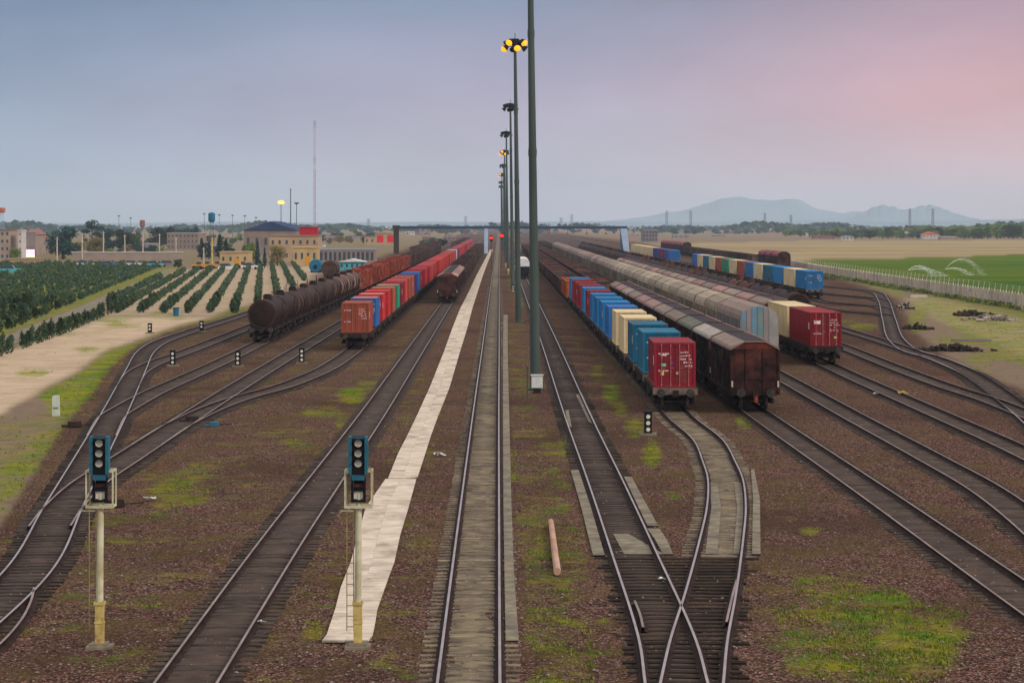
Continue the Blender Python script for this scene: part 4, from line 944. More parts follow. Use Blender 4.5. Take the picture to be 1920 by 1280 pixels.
# ------------------------------------------------------------------ signals
def main_signal(xb, yb, label):
    Xb, Yb = G(xb, yb); r = thing('railway_signal', label, 'signal', (Xb, Yb, GZ), 0, 'tall light signals in the foreground')
    s = Yb/F; lx = lambda x: (x-(xb))*s; lz = lambda y: (yb-y)*s
    MB().box(-.33,.33,-.3,.3,-.1,.05).box(-.22,.22,-.22,.22,.05,.12).build('base', 'slab', r)
    MB().prism([(-.11,.12),(.11,.12),(.11,1.2),(-.11,1.2)], -.09, .09).box(-.14,.14,-.12,.12,1.12,1.2).box(-.125,.125,-.105,.105,.62,.67).build('lower_post', 'yellow_post', r)
    MB().cyl((0,0,1.2),(.03,0,lz(925)), .095, .08, n=12).build('post', 'cream_post', r)
    la = MB()
    for x in (-.30,-.12): la.box(x-.012,x+.012,.12,.14,.4,lz(950))
    for z in np.arange(.5, lz(950), .28): la.box(-.30,-.12,.12,.14,z,z+.02)
    la.build('ladder', 'ladder', r)
    z0, z1 = lz(949), lz(882); fr_ = MB()
    for x in (-.33, .37): fr_.box(x-.02,x+.02,-.16,-.12,z0,z1); fr_.box(x-.02,x+.02,.30,.34,z0,z1)
    for z in (z0, z1):
        fr_.box(-.35,.39,-.165,-.115,z-.03,z+.03); fr_.box(-.35,.39,.295,.345,z-.03,z+.03)
        for x in (-.33,.37): fr_.box(x-.018,x+.018,-.12,.30,z-.02,z+.02)
    fr_.box(-.45,-.1,-.1,-.06,z0-.12,z0-.09); fr_.build('service_cage', 'cream_post', r)
    # lower head: open frame with two horizontal bars and route plates
    lh = MB(); a, b = lz(940), lz(893)
    lh.box(-.17,-.12,-.14,.0,a,b); lh.box(.16,.21,-.14,.0,a,b); lh.box(-.17,.21,-.13,.0,b-.1,b); lh.box(-.17,.21,-.13,.0,a,a+.06); lh.box(-.17,.21,-.13,.0,(a+b)/2-.03,(a+b)/2+.04); lh.box(-.11,.15,-.02,.0,a,b)
    lho = lh.build('lower_head', 'black', r)
    MB().box(-.10,.14,-.06,-.025,a+.08,(a+b)/2-.05).build('route_plate', 'lens', lho); MB().box(-.10,.14,-.06,-.025,(a+b)/2+.06,b-.18).build('route_plate', 'rust', lho)
    a, b = lz(888), lz(817); hd = MB()
    hd.box(-.15,.19,-.20,.12,a,b); ho = hd.build('signal_head', 'black', r)
    for x0, x1 in ((-.235,-.15),(.19,.275)): MB().box(x0,x1,-.24,.02,a+.02,b).build('side_shield', 'teal', ho)
    MB().box(-.15,.19,-.19,.10,a-.15,a).box(-.14,.18,-.21,-.20,b-.05,b-.01).build('shield_plate', 'teal', ho)
    for k in range(3):
        zc = b-.17-k*.265; le = MB().cyl((.02,-.205,zc),(.02,-.235,zc), .098, n=18); le.build('lens', 'lens', ho)
        hdn = MB()
        for i in range(8):
            t0, t1 = PI*i/8, PI*(i+1)/8
            hdn.quadv([(.02+.12*math.cos(t0),-.20,zc+.12*math.sin(t0)),(.02+.12*math.cos(t1),-.20,zc+.12*math.sin(t1)),(.02+.12*math.cos(t1),-.34,zc+.12*math.sin(t1)+.0),(.02+.12*math.cos(t0),-.34,zc+.12*math.sin(t0))])
        hdn.build('hood', 'black', ho)
    return r
main_signal(187, 1212, 'left of the two tall cream light signals, standing by the left track')
main_signal(671, 1212, 'tall cream light signal standing at the end of the pale walkway')
def dwarf(x, y, label, lights=3, h=1.2):
    X, Y = G(x, y); r = thing('dwarf_signal', label, 'signal', (X, Y, GZ), 0, 'low three-light signals')
    MB().box(-.45,.45,-.3,.3,-.1,.10).build('base', 'slab', r)
    MB().box(-.2,.2,-.14,.16,.10,h).box(-.22,.22,-.16,.18,h,h+.05).build('case', 'black', r)
    for k in range(lights):
        z = h-.22-k*.34; MB().cyl((0,-.14,z),(0,-.17,z), .11, n=14).build('lens', 'lens', r)
dwarf(1215, 815, 'black three-light dwarf signal near the curve of the right container track')
dwarf(324, 686, 'leftmost three-light dwarf signal between the left tracks')
dwarf(446, 687, 'three-light dwarf signal in front of the tank train')
dwarf(566, 681, 'three-light dwarf signal left of the red container train')
dwarf(378, 622, 'two-light dwarf signal beside the grass strip', 2, 1.1)
dwarf(281, 625, 'two-light dwarf signal standing on the sandy ground', 2, 1.0)
dwarf(962, 547, 'small pale-fronted dwarf signal beyond the second mast', 3, 1.1)
for x, y in ((949,502),(953,514)):
    X, Y = G(x, y); p = thing('marker_post', 'small yellow marker post along the middle track', 'post', (X, Y, GZ), 0, 'yellow marker posts')
    MB().box(-.12,.12,-.1,.1,0,1.1).build('post', 'yellow_post', p); MB().box(-.25,.25,-.14,-.1,.7,1.2).build('plate', 'mark_yellow', p)
X, Y = G(105, 779); p = thing('concrete_marker', 'pale upright concrete marker at the grassy edge on the left', 'marker', (X, Y, GZ))
MB().prism([(-.22,-.1),(.22,-.1),(.20,1.12),(.14,1.18),(-.14,1.18),(-.20,1.12)], -.1, .1).build('slab', 'pale_green', p); MB().box(-.15,.15,-.11,-.1,.4,.5).build('plate', 'wall_grey', p)
# ------------------------------------------------------------------ litter, log, point machines
o = MB(); a = G(1033, 982); b = G(1045, 1078); o.cyl((a[0],a[1],GZ+.1),(b[0],b[1],GZ+.12), .10, .12, n=10); tag(o.build('log', 'log'), 'pale bare wooden pole lying on the ballast right of the middle track', 'log')
def crumple(x, y, r, m, name, label, cat):
    X, Y = G(x, y); mb = MB(); rs = random.Random(int(x)); 
    for k in range(7):
        c = Vector((rs.uniform(-r,r), rs.uniform(-r*.6,r*.6), .02+rs.random()*r*.3)); pts = []
        for i in range(5): t = 2*PI*i/5; pts.append(c+Vector((math.cos(t)*r*rs.uniform(.3,.8), math.sin(t)*r*rs.uniform(.3,.7), rs.uniform(0,r*.5))))
        mb.quadv(pts); mb.quadv([c+Vector((0,0,r*.4)), pts[0], pts[2]])
    o = mb.build(name, m, loc=(X, Y, GZ+.01)); tag(o, label, cat)
crumple(824, 855, .26, 'white_paint', 'plastic_bag', 'white crumpled bag between the walkway and the middle track', 'litter')
crumple(282, 938, .22, 'white_paint', 'plastic_bag', 'white scrap on the grass patch right of the left signal', 'litter')
crumple(1240, 1089, .13, 'white_paint', 'plastic_bag', 'pale scrap on the timbers above the rail crossing', 'litter')
crumple(490, 1170, .12, 'white_paint', 'plastic_bag', 'white scrap beside the straight left track', 'litter')
crumple(1695, 740, .3, 'mark_yellow', 'plastic_bag', 'yellow scrap between the right tracks', 'litter')
crumple(1646, 740, .2, 'white_paint', 'plastic_bag', 'pale blue scrap between the right tracks', 'litter')
def point_machine(x, y, label, m='dark_iron', rz=.5, s=1.0):
    X, Y = G(x, y); p = thing('point_machine', label, 'point machine', (X, Y, GZ+.02), rz, 'point machines')
    MB().prism([(-.35*s,0),(.35*s,0),(.30*s,.28*s),(-.30*s,.28*s)], -.25*s, .25*s).build('case', m, p); MB().box(.35*s,1.2*s,-.03,.03,.05,.10).build('rod', 'dark_iron', p); MB().box(-.7*s,-.35*s,-.15*s,.15*s,.0,.12*s).build('motor', m, p)
point_machine(402, 799, 'teal point machine right of the left ladder tracks', 'teal', .3, .8)
point_machine(215, 950, 'dark point machine behind the left signal')
point_machine(360, 790, 'dark point machine on the branching left tracks')
point_machine(140, 800, 'dark point machine at the outer left track')
rj = random.Random(3)
st = MB()
for k in range(5200):
    y = 1350*math.exp(-rj.random()*.75); x = rj.uniform(-150, 2060); X, Y = G(x, y)
    px = x
    if x < 120 and y < 1000: continue
    r_ = rj.uniform(.018,.055); c = Vector((X, Y, GZ+.0)); k0 = len(st.v)
    for dx, dy, dz in ((1,0,.2),(0,1,.3),(-1,0,.1),(0,-1,.2),(0,0,.9),(.2,.1,-.5)): st.v.append(tuple(c+Vector((dx*r_*rj.uniform(.7,1.3), dy*r_*rj.uniform(.7,1.3), dz*r_))))
    for q in ((0,1,4),(1,2,4),(2,3,4),(3,0,4),(1,0,5),(2,1,5),(3,2,5),(0,3,5)): st.f.append(tuple(k0+i for i in q)); st.m.append(0 if k % 3 else 1)
tag(st.build('gravel', ['stone','soil']), kind='stuff')
# grass tufts on the strongest patches
gt = MB(); gi = np.argwhere((grass > .35) & (gy > 560) & (YY < 300) & (field < .1) & (gx > -60) & (gx < 1980))
rj = random.Random(5)
for k in range(12000):
    i, j = gi[rj.randrange(len(gi))]
    if rj.random() > grass[i, j]*1.1-.15 or i+1 >= nr or j+1 >= nc: continue
    if rj.random() > min(1, (gy[i,j]-480)/400): continue
    a, b = rj.random(), rj.random(); x = XX[i,j]*(1-a)+XX[i,j+1]*a; y = YY[i,j]*(1-b)+YY[i+1,j]*b
    if mnoise.noise(Vector((x*.9, y*.45, 3.0))) < .12-(grass[i,j]-.35)*.9: continue
    h = rj.uniform(.02,.075)
    for q in range(4):
        t = rj.uniform(0, 2*PI); dx, dy = math.cos(t), math.sin(t); w_ = .02+.01*(y/90); k0 = len(gt.v); xx_ = x+rj.uniform(-.1,.1); yy_ = y+rj.uniform(-.1,.1)
        gt.v += [(xx_-dy*w_, yy_+dx*w_, GZ-.02), (xx_+dy*w_, yy_-dx*w_, GZ-.02), (xx_+dx*h*.6, yy_+dy*h*.6, GZ+h)]
        gt.f.append((k0,k0+1,k0+2)); gt.m.append(0)
tag(gt.build('grass', 'grass'), kind='stuff')
# ------------------------------------------------------------------ trees and bushes
def tree(name, label, h, kind, group=None):
    r = thing(name, label, 'tree', group=group); tr = MB(); cr = MB()
    if kind == 'conifer':
        tr.cyl((0,0,-.2),(0,0,h*.9), h*.018+.08, .03, n=7)
        for k in range(14): z = h*(.12+.86*k/14); rad = h*.17*(1-k/14.5)+.2; cr.leaves((0,0,z), (rad,rad,h*.05), 70, h*.028+.05, mats=2, shell=.3)
        ms = ['leaf_dark','leaf_blue']
    elif kind == 'poplar':
        tr.cyl((0,0,-.2),(0,0,h*.9), h*.02+.06, .03, n=7)
        for k in range(12): z = h*(.15+.8*k/12); rad = h*.16*math.sin(PI*(.18+.75*k/12)); cr.leaves((random.uniform(-.1,.1)*rad,random.uniform(-.1,.1)*rad,z), (rad,rad,h*.07), 60, h*.03+.05, mats=2, shell=.3)
        ms = ['leaf_green','leaf_bush']
    elif kind == 'pine':
        tr.cyl((0,0,-.2),(h*.03,0,h*.8), h*.025+.06, .06, n=7)
        for a, b, c, q in ((0,0,.85,.22),(.2,.1,.7,.16),(-.25,0,.62,.13),(.28,-.1,.55,.12),(-.12,.1,.75,.15)):
            tr.cyl((0,0,h*(c-.18)),(a*h,b*h,h*c), .10, .04, n=5); cr.leaves((a*h,b*h,h*c), (q*h,q*h,q*h*.5), 170, h*.028, mats=2, shell=.3)
        ms = ['leaf_blue','leaf_dark']
    else:
        tr.cyl((0,0,-.2),(0,0,h*.5), h*.03+.06, h*.02, n=7)
        for k in range(9):
            t = k*2.4; q = h*random.uniform(.19,.27); a = math.cos(t)*h*.21*(k > 0); b = math.sin(t)*h*.21*(k > 0); c = h*(.24+.52*((k*5) % 9)/8)
            tr.cyl((0,0,h*.35),(a,b,c), h*.015, .03, n=5); cr.leaves((a,b,c), (q,q,q*.85), 210, h*.036, mats=2, shell=.35)
        ms = {'round': ['leaf_dark','leaf_bush'], 'dark': ['leaf_blue','leaf_dark'], 'green': ['leaf_green','leaf_olive'], 'bare': ['leaf_brown','leaf_olive']}[kind]
    tr.build('trunk', 'bark', r); cr.build('crown', ms, r)
    return r
def scale_tree(p, x, ybase, ytop, hp, label, group=None, Y=None, wide=1.0):
    Xg, Yg = G(x, ybase)
    if Y: Yg = Y; Xg = X_at(x, Y)
    hh = Z_at(ytop, Yg)-GZ; k = hh/hp
    return use(p, (Xg, Yg, GZ), random.uniform(0, 6), label, group, None, (k*wide, k*wide, k))
tp = {k: tree({'conifer':'conifer','poplar':'poplar_tree','pine':'pine_tree'}.get(k, 'broadleaf_tree'), 'tree', 12, k) for k in ('conifer','poplar','pine','round','dark','green','bare')}
trees = [(118,486,418,'dark','big dark round tree behind the left end of the orchard',1.15),(72,470,427,'dark','small dark tree behind the far left houses',1.2),(172,474,409,'pine','tall open-crowned pine right of the big dark tree',1.0),(197,474,424,'dark','dark tree just right of the open-crowned pine',1.0),
 (232,470,426,'dark','dark round tree behind the long wall',1.2),(252,470,433,'round','smaller green tree beside the dark tree behind the long wall',1.0),(300,462,422,'dark','left dark tree of the clump right of the brick tower',1.3),(322,462,421,'dark','middle dark tree of the clump right of the brick tower',1.2),(345,462,424,'dark','right dark tree of the clump right of the brick tower',1.1),(364,466,421,'dark','lone slim dark tree right of the clump',.55),
 (378,486,445,'conifer','dark conifer left of the teal water tower',1.25),(392,486,452,'conifer','small dark conifer under the teal water tower',1.2),(412,486,438,'conifer','broad dark conifer right of the teal water tower',1.3),(424,486,446,'conifer','lower conifer right of the broad one',1.3),
 (483,502,449,'conifer','dark cypress in front of the yellow building, left one',.8),(496,503,462,'conifer','shorter dark cypress in front of the yellow building, right one',.8),(468,497,452,'green','olive green tree beside the small yellow house',.9),(520,498,456,'bare','brownish bare tree in front of the tan building',.9),
 (35,478,455,'dark','dark shrub tree near the lit billboard',1.2),(52,486,463,'green','yellow green tree around the lit billboard',1.1),(30,488,462,'green','yellow green bush tree left of the lit billboard',1.0),(810,462,443,'round','dark green bush tree near the gantry leg',1.6),(830,462,446,'round','second dark green bush tree near the gantry leg',1.5),(792,462,448,'round','third small green bush tree near the gantry leg',1.2),
 (335,503,484,'round','small round tree at the end of the orchard path',1.0),(205,484,464,'green','olive green bush tree behind the long wall, left one',1.3),(300,482,462,'green','olive green bush tree behind the long wall, right one',1.1),(150,478,450,'bare','thin brown tree right of the big dark tree',1.0),(178,480,440,'bare','brownish tree under the open-crowned pine',1.2)]
for x, yb, yt, k, lb, wd in trees: scale_tree(tp[k], x, yb, yt, 12, lb, None, None, wd)
rt = random.Random(11)
for i in range(150):
    x = 1474+i*4.1+rt.uniform(-3,3); f = (x-1470)/450; back = i % 2
    yb = 447-back*3+rt.uniform(-1.5,1.5)-max(0,(.3-f))*14; ht = (12+13*min(1, f*1.2))*(rt.uniform(.78,1.15))
    if x > 1850: ht *= 1.08
    scale_tree(tp['poplar'] if rt.random() < .35 else tp['green'] if rt.random() < .65 else tp['round'], x, yb, yb-ht, 12, 'green tree in the long tree line beyond the dry field at the right', 'tree line at the right', None, 1.5)
for i in range(60):
    x = rt.choice([rt.uniform(0, 760), rt.uniform(1180, 1500), rt.uniform(0, 360)]); yb = rt.uniform(431, 440) if x > 1000 else rt.uniform(436, 452); 
    scale_tree(tp['dark'], x, yb, yb-rt.uniform(6, 12), 12, 'dark tree far away on the hazy plain', 'far dark trees on the plain', None, 1.6)
# the woods on the horizon read as one mass
wd = MB()
for i in range(7500):
    x = rt.uniform(-150, 2080); f = rt.random(); Y = 2400*math.exp(f*1.0); dens = .5+.5*math.sin(x*.013+1.2)+.35*math.sin(x*.041)
    if x < 1180 and x > 880 and rt.random() < .5: continue
    if rt.random() > .35+.5*dens: continue
    hgt = (5+7*max(0, dens))*rt.random()**.7; X = X_at(x, Y); q = 2.6+rt.random()*2.5; a = rt.uniform(0, PI)
    c = Vector((X, Y, hgt)); u = Vector((math.cos(a), math.sin(a), .2)).normalized(); w = Vector((0, .1, 1))
    wd.quadv([c-u*q*1.4, c-w*q*.7, c+u*q*1.4, c+w*q*.7], rt.randrange(2))
tag(wd.build('distant_woods', ['leaf_blue','leaf_dark']), kind='stuff')
for i in range(120):
    x = rt.uniform(0, 700); yb = rt.uniform(453, 478) if x < 440 else rt.uniform(446, 458)
    scale_tree(tp[rt.choice(['round','dark','dark','green','bare'])], x, yb, yb-rt.uniform(8, 17), 12, 'tree among the low houses of the left plain', 'trees of the left plain', None, 1.4)
# orchard bushes
def bush(n_):
    mb = MB(); mb.leaves((0,0,.8), (.62,.62,.85), n_, .17 if n_ > 80 else .3, mats=2, shell=.2); mb.leaves((.1,0,1.3), (.35,.35,.55), n_//3, .15, mats=2, shell=.2)
    return mb
bp = [tag(bush(190).build('orchard_bush', ['leaf_bush','leaf_dark']), 'dark green bush in the planted orchard rows', 'bush', 'orchard bushes') for _ in range(3)]
hp = []
dirx, diry = -27.2/154.0/KY, 1.0; cand = []
for k in range(-4, 34):
    # rows run away from the camera, three metres apart at one depth
    Xr = -37.5-2.95*k     # X of the row at Y=190*KY
    Y = 100.0*KY
    while Y < 372*KY:
        X = Xr+(Y-190*KY)*dirx; x_ = VX+X*F/Y; y_ = VY+(H-GZ)*F/Y
        Y += rt.uniform(1.2, 1.8) if k < 7 else rt.uniform(1.7, 2.6)
        if x_ < -60 or x_ > 570: continue
        pl = np.interp(x_, [-60, 0, 130, 230, 320, 600], [660, 634, 583, 540, 502, 480])     # path line
        if k < 7:
            if y_ > 588-(max(0, x_-440))*.42 or y_ > 600: continue
            if y_ > pl-6 and y_ < pl+10: continue
            if y_ < pl: continue
            if x_ < 200: continue
        else:
            if y_ > pl-5: continue
        if rt.random() < (.10 if k < 7 else .24): continue
        cand.append((Y, X+rt.uniform(-.25,.25)))
# tall hedge plants along the lower edge of the path
hed = []
for t in np.linspace(0, 1, 46):
    x_ = -30+t*250; y_ = np.interp(x_, [-30, 0, 130, 165, 200, 235], [684, 668, 622, 606, 590, 580]);
    if rt.random() < .2: continue
    X, Y = G(x_, y_); hed.append((Y, X))
cand.sort()
for i, (Y, X) in enumerate(cand[:300-len(hed)]):
    sc = rt.uniform(.85, 1.25); use(bp[i % 3], (X, Y, GZ), rt.uniform(0, 6), None, None, None, (sc*.72, sc*.72, sc*rt.uniform(.62, .85)))
for i, (Y, X) in enumerate(hed):
    sc = rt.uniform(.8, 1.1); use(bp[i % 3], (X, Y, GZ), rt.uniform(0, 6), 'tall narrow dark bush in the broken hedge beside the orchard path', 'hedge bushes', None, (sc*.62, sc*.62, sc*rt.uniform(.85, 1.2)))
rest = MB()
for Y, X in cand[300-len(hed):]:
    sc = rt.uniform(.85, 1.25); k = 42 if Y < 370 else 20
    rest.leaves((X, Y, GZ+.55*sc), (.42*sc,.42*sc,.58*sc), k, .20 if Y < 370 else .29, mats=2, shell=.2)
tag(rest.build('orchard_bushes', ['leaf_bush','leaf_dark']), kind='stuff')
# weeds along the fence
wd = MB()
for i in range(380):
    Y = rt.uniform(150, 370)*KY; X = np.interp(Y/KY, [150,176,296,370], [68,69.4,71.5,78])-rt.uniform(.4,2.5); wd.leaves((X, Y, GZ+.25), (.7,.9,.4), 22, .16, mats=2, shell=.1)
tag(wd.build('weeds', ['leaf_bush','grass']), kind='stuff')
# ------------------------------------------------------------------ concrete fence at the right
fe = thing('concrete_fence', 'long pale concrete panel fence between the yard and the green field', 'fence', (0,0,0))
pts = []; Y = 158.0*KY
while len(pts) < 101: pts.append((float(np.interp(Y/KY, [150,176,296,370,420], [68,69.4,71.5,76.5,80])), Y)); Y += 3.6
pn = ps = None
for i in range(100):
    (x0, y0), (x1, y1) = pts[i], pts[i+1]; ang = math.atan2(y1-y0, x1-x0)-PI/2
    if pn is None:
        mb = MB()
        for q in range(4): mb.box(-.04,.04,.09,1.74,.02+q*.46,.45+q*.46)
        for q in range(4): mb.box(-.04,.04,1.86,3.51,.02+q*.46,.45+q*.46)
        mb.box(-.10,.05,1.72,1.88,0,2.1)
        pn = a = mb.build('panel', 'fence_conc', fe)
        ps = b = MB().box(-.12,.06,-.09,.09,0,2.1).cyl((0,0,2.1),(.12,0,2.9), .03, n=4).build('post', 'fence_post', fe)
    else:
        a = pn.copy(); b = ps.copy()
        for o in (a, b): C.objects.link(o); o.parent = fe
    for o in (a, b): o.location = (x0, y0, GZ); o.rotation_euler = (0, 0, ang)
# wires on top
wm = MB()
for z, dx in ((2.35,.05),(2.6,.09),(2.85,.12)):
    for i in range(0, 100, 4): wm.cyl((pts[i][0]+dx, pts[i][1], GZ+z), (pts[i+4][0]+dx, pts[i+4][1], GZ+z), .012, n=3, caps=False)
wm.build('barbed_wire', 'fence_post', fe)
# sprinkler jets
def sprinkler(x, y, reach, hgt, dirs, label):
    X, Y = G(x, y); r = thing('field_sprinkler', label, 'sprinkler', (X, Y, GZ))
    MB().cyl((0,0,0),(0,0,1.1), .05, n=8).cyl((0,0,1.1),(.25,0,1.3), .04, n=6).build('riser', 'mast', r); rs = random.Random(int(x)); mb = MB()
    for d, rc, hh in dirs:
        for k in range(650):
            t = rs.random()**.8; xx_ = d*rc*t; zz_ = 1.2+4*hh*t*(1-t)-1.0*t; sp_ = .06+.85*t*t
            p = Vector((xx_+rs.gauss(0, sp_*.5), rs.gauss(0, sp_), max(.02, zz_-abs(rs.gauss(0, sp_*1.1))))); q = .035
            mb.quadv([p+Vector((-q,0,0)), p+Vector((0,0,-q)), p+Vector((q,0,0)), p+Vector((0,0,q))])
    mb.build('water_jet', 'droplet', r)
sprinkler(1702, 517, 0, 0, [(1, 6.0, 1.5), (1, 8.5, .9)], 'left sprinkler throwing a white water arc over the green field')
sprinkler(1772, 515, 0, 0, [(1, 8.5, 2.9), (1, 6, .8)], 'right sprinkler throwing a taller water arc over the green field')
# rubble, old sleepers and mounds at the right
def rubble(x, y, wx, wy, n_, m, name, label):
    X, Y = G(x, y); mb = MB(); rs = random.Random(int(x+y))
    for k in range(n_):
        a, b = rs.gauss(0, wx*.4), rs.gauss(0, wy*.4); h = max(.05, .55*(1-abs(a)/wx)*rs.random()); s_ = rs.uniform(.1,.32); c = Vector((a, b, h)); k0 = len(mb.v); ax = rs.uniform(.7, 2.2)
        u = Vector((rs.gauss(0,1),rs.gauss(0,1),rs.gauss(0,.4))).normalized(); w_ = u.orthogonal().normalized(); t = u.cross(w_)
        for i in (-1,1):
            for j in (-1,1):
                for l_ in (-1,1): mb.v.append(tuple(c+u*(i*s_*ax*rs.uniform(.7,1.1))+w_*(j*s_*.7*rs.uniform(.7,1.1))+t*(l_*s_*.5)))
        for q in ((0,1,3,2),(4,6,7,5),(0,4,5,1),(2,3,7,6),(0,2,6,4),(1,5,7,3)): mb.f.append(tuple(k0+i for i in q)); mb.m.append(rs.randrange(2))
    tag(mb.build(name, m, loc=(X, Y, GZ)), label, 'rubble')
rubble(1822, 592, 3.5, 3.0, 70, ['wood_sleeper','timber'], 'sleeper_pile', 'dark heap of old sleepers beside the pale stones at the right')
rubble(1862, 600, 3.5, 4.0, 70, ['stone','slab'], 'stone_pile', 'heap of pale broken stones below the concrete fence')
rubble(1785, 658, 3.0, 1.2, 50, ['dark_iron','wood_sleeper'], 'scrap_heap', 'long dark scrap heap just beyond the ladder track bend')
rubble(1700, 578, .9, 6, 40, ['dark_iron','stone'], 'scrap_heap', 'dark scrap strewn beside the upper ladder track')
rubble(1718, 617, 1.6, 1.5, 26, ['wood_sleeper','dark_iron'], 'scrap_heap', 'small dark heap beside the middle of the ladder track')
X, Y = G(1722, 558); tag(MB().box(-1.3,1.3,-.5,.5,0,.35).box(-1.2,1.2,-.4,.4,.35,.42).build('concrete_block', 'concrete', loc=(X, Y, GZ)), 'pale flat concrete block lying in front of the fence', 'block')
X, Y = G(1821, 640); tag(MB().box(-1.9,1.9,-.12,.12,0,.2).box(-1.8,1.8,.14,.34,0,.16).build('beam', 'wall_grey', loc=(X, Y, GZ)), 'long grey beam lying on the dry ground at the right', 'beam')
# ------------------------------------------------------------------ gantry across the yard
YG = 505.0*KY; k = YG/F; ga = thing('signal_gantry', 'long blue steel gantry bridging the tracks with hanging brackets', 'gantry', (0, YG, GZ))
gx_ = lambda x: (x-VX)*k; zt = Z_at(424, YG)-GZ; zb = Z_at(428.5, YG)-GZ
mb = MB().box(gx_(742), gx_(1176), -.1, .1, zt-.9, zt).box(gx_(742), gx_(1176), -.1, .1, zb-.1, zb+.2)
nn = 60
for i in range(nn):
    x0 = gx_(742)+i*(gx_(1176)-gx_(742))/nn; x1 = gx_(742)+(i+1)*(gx_(1176)-gx_(742))/nn
    mb.cyl((x0,0,zb+.1),(x1,0,zt-.1) if i % 2 else (x1,0,zt-.1), .05, n=4); mb.cyl((x1,0,zb),(x1,0,zt), .05, n=4)
mb.build('truss', 'gantry', ga)
MB().box(gx_(738),gx_(748),-.6,.6,0,zb).box(gx_(736),gx_(750),-.8,.8,zb,zt+.3).build('leg', 'wood_sleeper', ga)
MB().box(gx_(908),gx_(915),-.5,.5,0,zb).build('leg', 'steel_blue', ga)
MB().prism([(gx_(1170),0),(gx_(1181),0),(gx_(1175),zb),(gx_(1163),zb)], -.5, .5).build('leg', 'steel_blue', ga)
MB().box(gx_(1163),gx_(1168),-.4,.4,0,zb).build('leg', 'gantry', ga)
hg = None
for i, x in enumerate(list(range(764, 900, 18))+list(range(1028, 1160, 18))):
    if hg is None: o = hg = MB().box(-.08,.08,-.05,.05,-1.7,0).prism([(-.6,-2.2),(.6,-2.2),(.3,-1.6),(-.3,-1.6)], -.1, .1).build('bracket', 'rust_orange', ga)
    else: o = hg.copy(); C.objects.link(o); o.parent = ga
    o.location = (gx_(x), 0, zb); o.scale = (1, 1, .55 if i % 2 else 1)
for x, y, Yd, lb in ((921,446,330,'left red signal light near the far end of the walkway'),(941,442,340,'upper red signal light on the masts line'),(972,462,300,'red signal light above the white coach')):
    Yd *= KY; X = X_at(x, Yd); z = Z_at(y, Yd); p = thing('red_signal', lb, 'signal', (X, Yd, GZ))
    MB().cyl((0,0,0),(0,0,z-GZ-.3), .08, n=8).build('post', 'mast_dark', p); MB().box(-.35,.35,.0,.3,z-GZ-.9,z-GZ+.6).build('head', 'black', p)
    MB().cyl((0,-.02,z-GZ),(0,-.12,z-GZ), .42 if x == 941 else .34, n=16).build('lamp', 'red_light', p)
# ------------------------------------------------------------------ buildings
def building(name, label, x0, x1, yt, yb, depth, wall, roof='flat', rmat=None, wins=(0,0), cat='building', Y=None, group=None, rh=.0, win='glass', wsize=.5, door=None):
    Yd = Y or G(0, yb)[1]; k = Yd/F; w = (x1-x0)*k; h = (Z_at(yt, Yd)-GZ); r = thing(name, label, cat, (X_at((x0+x1)/2, Yd), Yd, GZ), 0, group)
    MB().box(-w/2, w/2, 0, depth, -.2, h).build('wall', wall, r)
    if roof == 'flat': MB().box(-w/2-.2, w/2+.2, -.2, depth+.2, h+.003, h+.35).build('roof', rmat or wall, r)
    elif roof == 'gable': MB().prism([(-w/2-.4,h),(w/2+.4,h),(0,h+rh)], -.4, depth+.4).build('roof', rmat, r)
    elif roof == 'arch':
        pr = [(-w/2-.5,h)]+[(w/2+.5,h)]+[((w/2+.5)*math.cos(PI*i/12), h+rh*math.sin(PI*i/12)**.8) for i in range(1, 12)]
        MB().prism(pr, -.5, depth+.5).build('roof', rmat, r)
    cx, cz = wins
    for i in range(cx):
        for j in range(cz):
            xa = -w/2+(i+.5)*w/cx; za = (j+.55)*h/cz; ww, wh = w/cx*wsize/2, h/cz*wsize/2
            f = MB().box(xa-ww, xa+ww, -.06, .0, za-wh, za+wh).build('window', win, r)
    if door is not None: MB().box(door*w-.6*max(1,w/20), door*w+.6*max(1,w/20), -.07, 0, 0, min(h*.6, 2.6)).build('door', 'veh_yellow', r)
    return r
building('workshop', 'large hall with a dark blue arched roof behind the yellow building', 457, 556, 432, 478, 40, 'wall_pink', 'gable', 'roof_blue', (6,1), rh=3.3, wsize=.3)
MB_ = building('office_building', 'tan two-storey building with a red box on its roof', 505, 596, 443, 492, 14, 'wall_tan', 'flat', 'wall_pink', (7,2), wsize=.3)
building('yellow_annex', 'bright yellow annex in front of the tan building', 549, 595, 465, 498, 8, 'wall_yellow', 'flat', 'wall_yellow', (4,1), wsize=.35, door=.1)
k_ = MB_.location.y/F; zr = Z_at(443, MB_.location.y)-GZ+.36; rx = lambda x: (x-550.5)*k_
MB().box(rx(561), rx(594), 1.0, 5.5, zr, zr+2.15).box(rx(560), rx(595), .8, 5.7, zr+2.15, zr+2.35).build('rooftop_box', 'sign_red', MB_)
building('small_house', 'small flat yellow house behind the orchard rows', 412, 466, 474, 499, 9, 'wall_yellow', 'flat', 'wall_tan', (4,1), wsize=.3, door=.1)
building('long_shed', 'long low shed with a pale blue flat roof beyond the tank train', 598, 702, 469, 494, 12, 'wall_pink', 'flat', 'roof_bluegrey', (12,1), wsize=.6)
building('red_window_building', 'pale building with two bright red window panels left of the gantry', 703, 742, 438, 460, 16, 'wall_tan', 'gable', 'wall_tan', (2,1), rh=1.6, win='window_red', wsize=.62)
building('low_annex', 'low pale annex left of the red-windowed building', 683, 703, 444, 460, 16, 'wall_tan', 'flat', 'wall_pink', (2,1), wsize=.3)
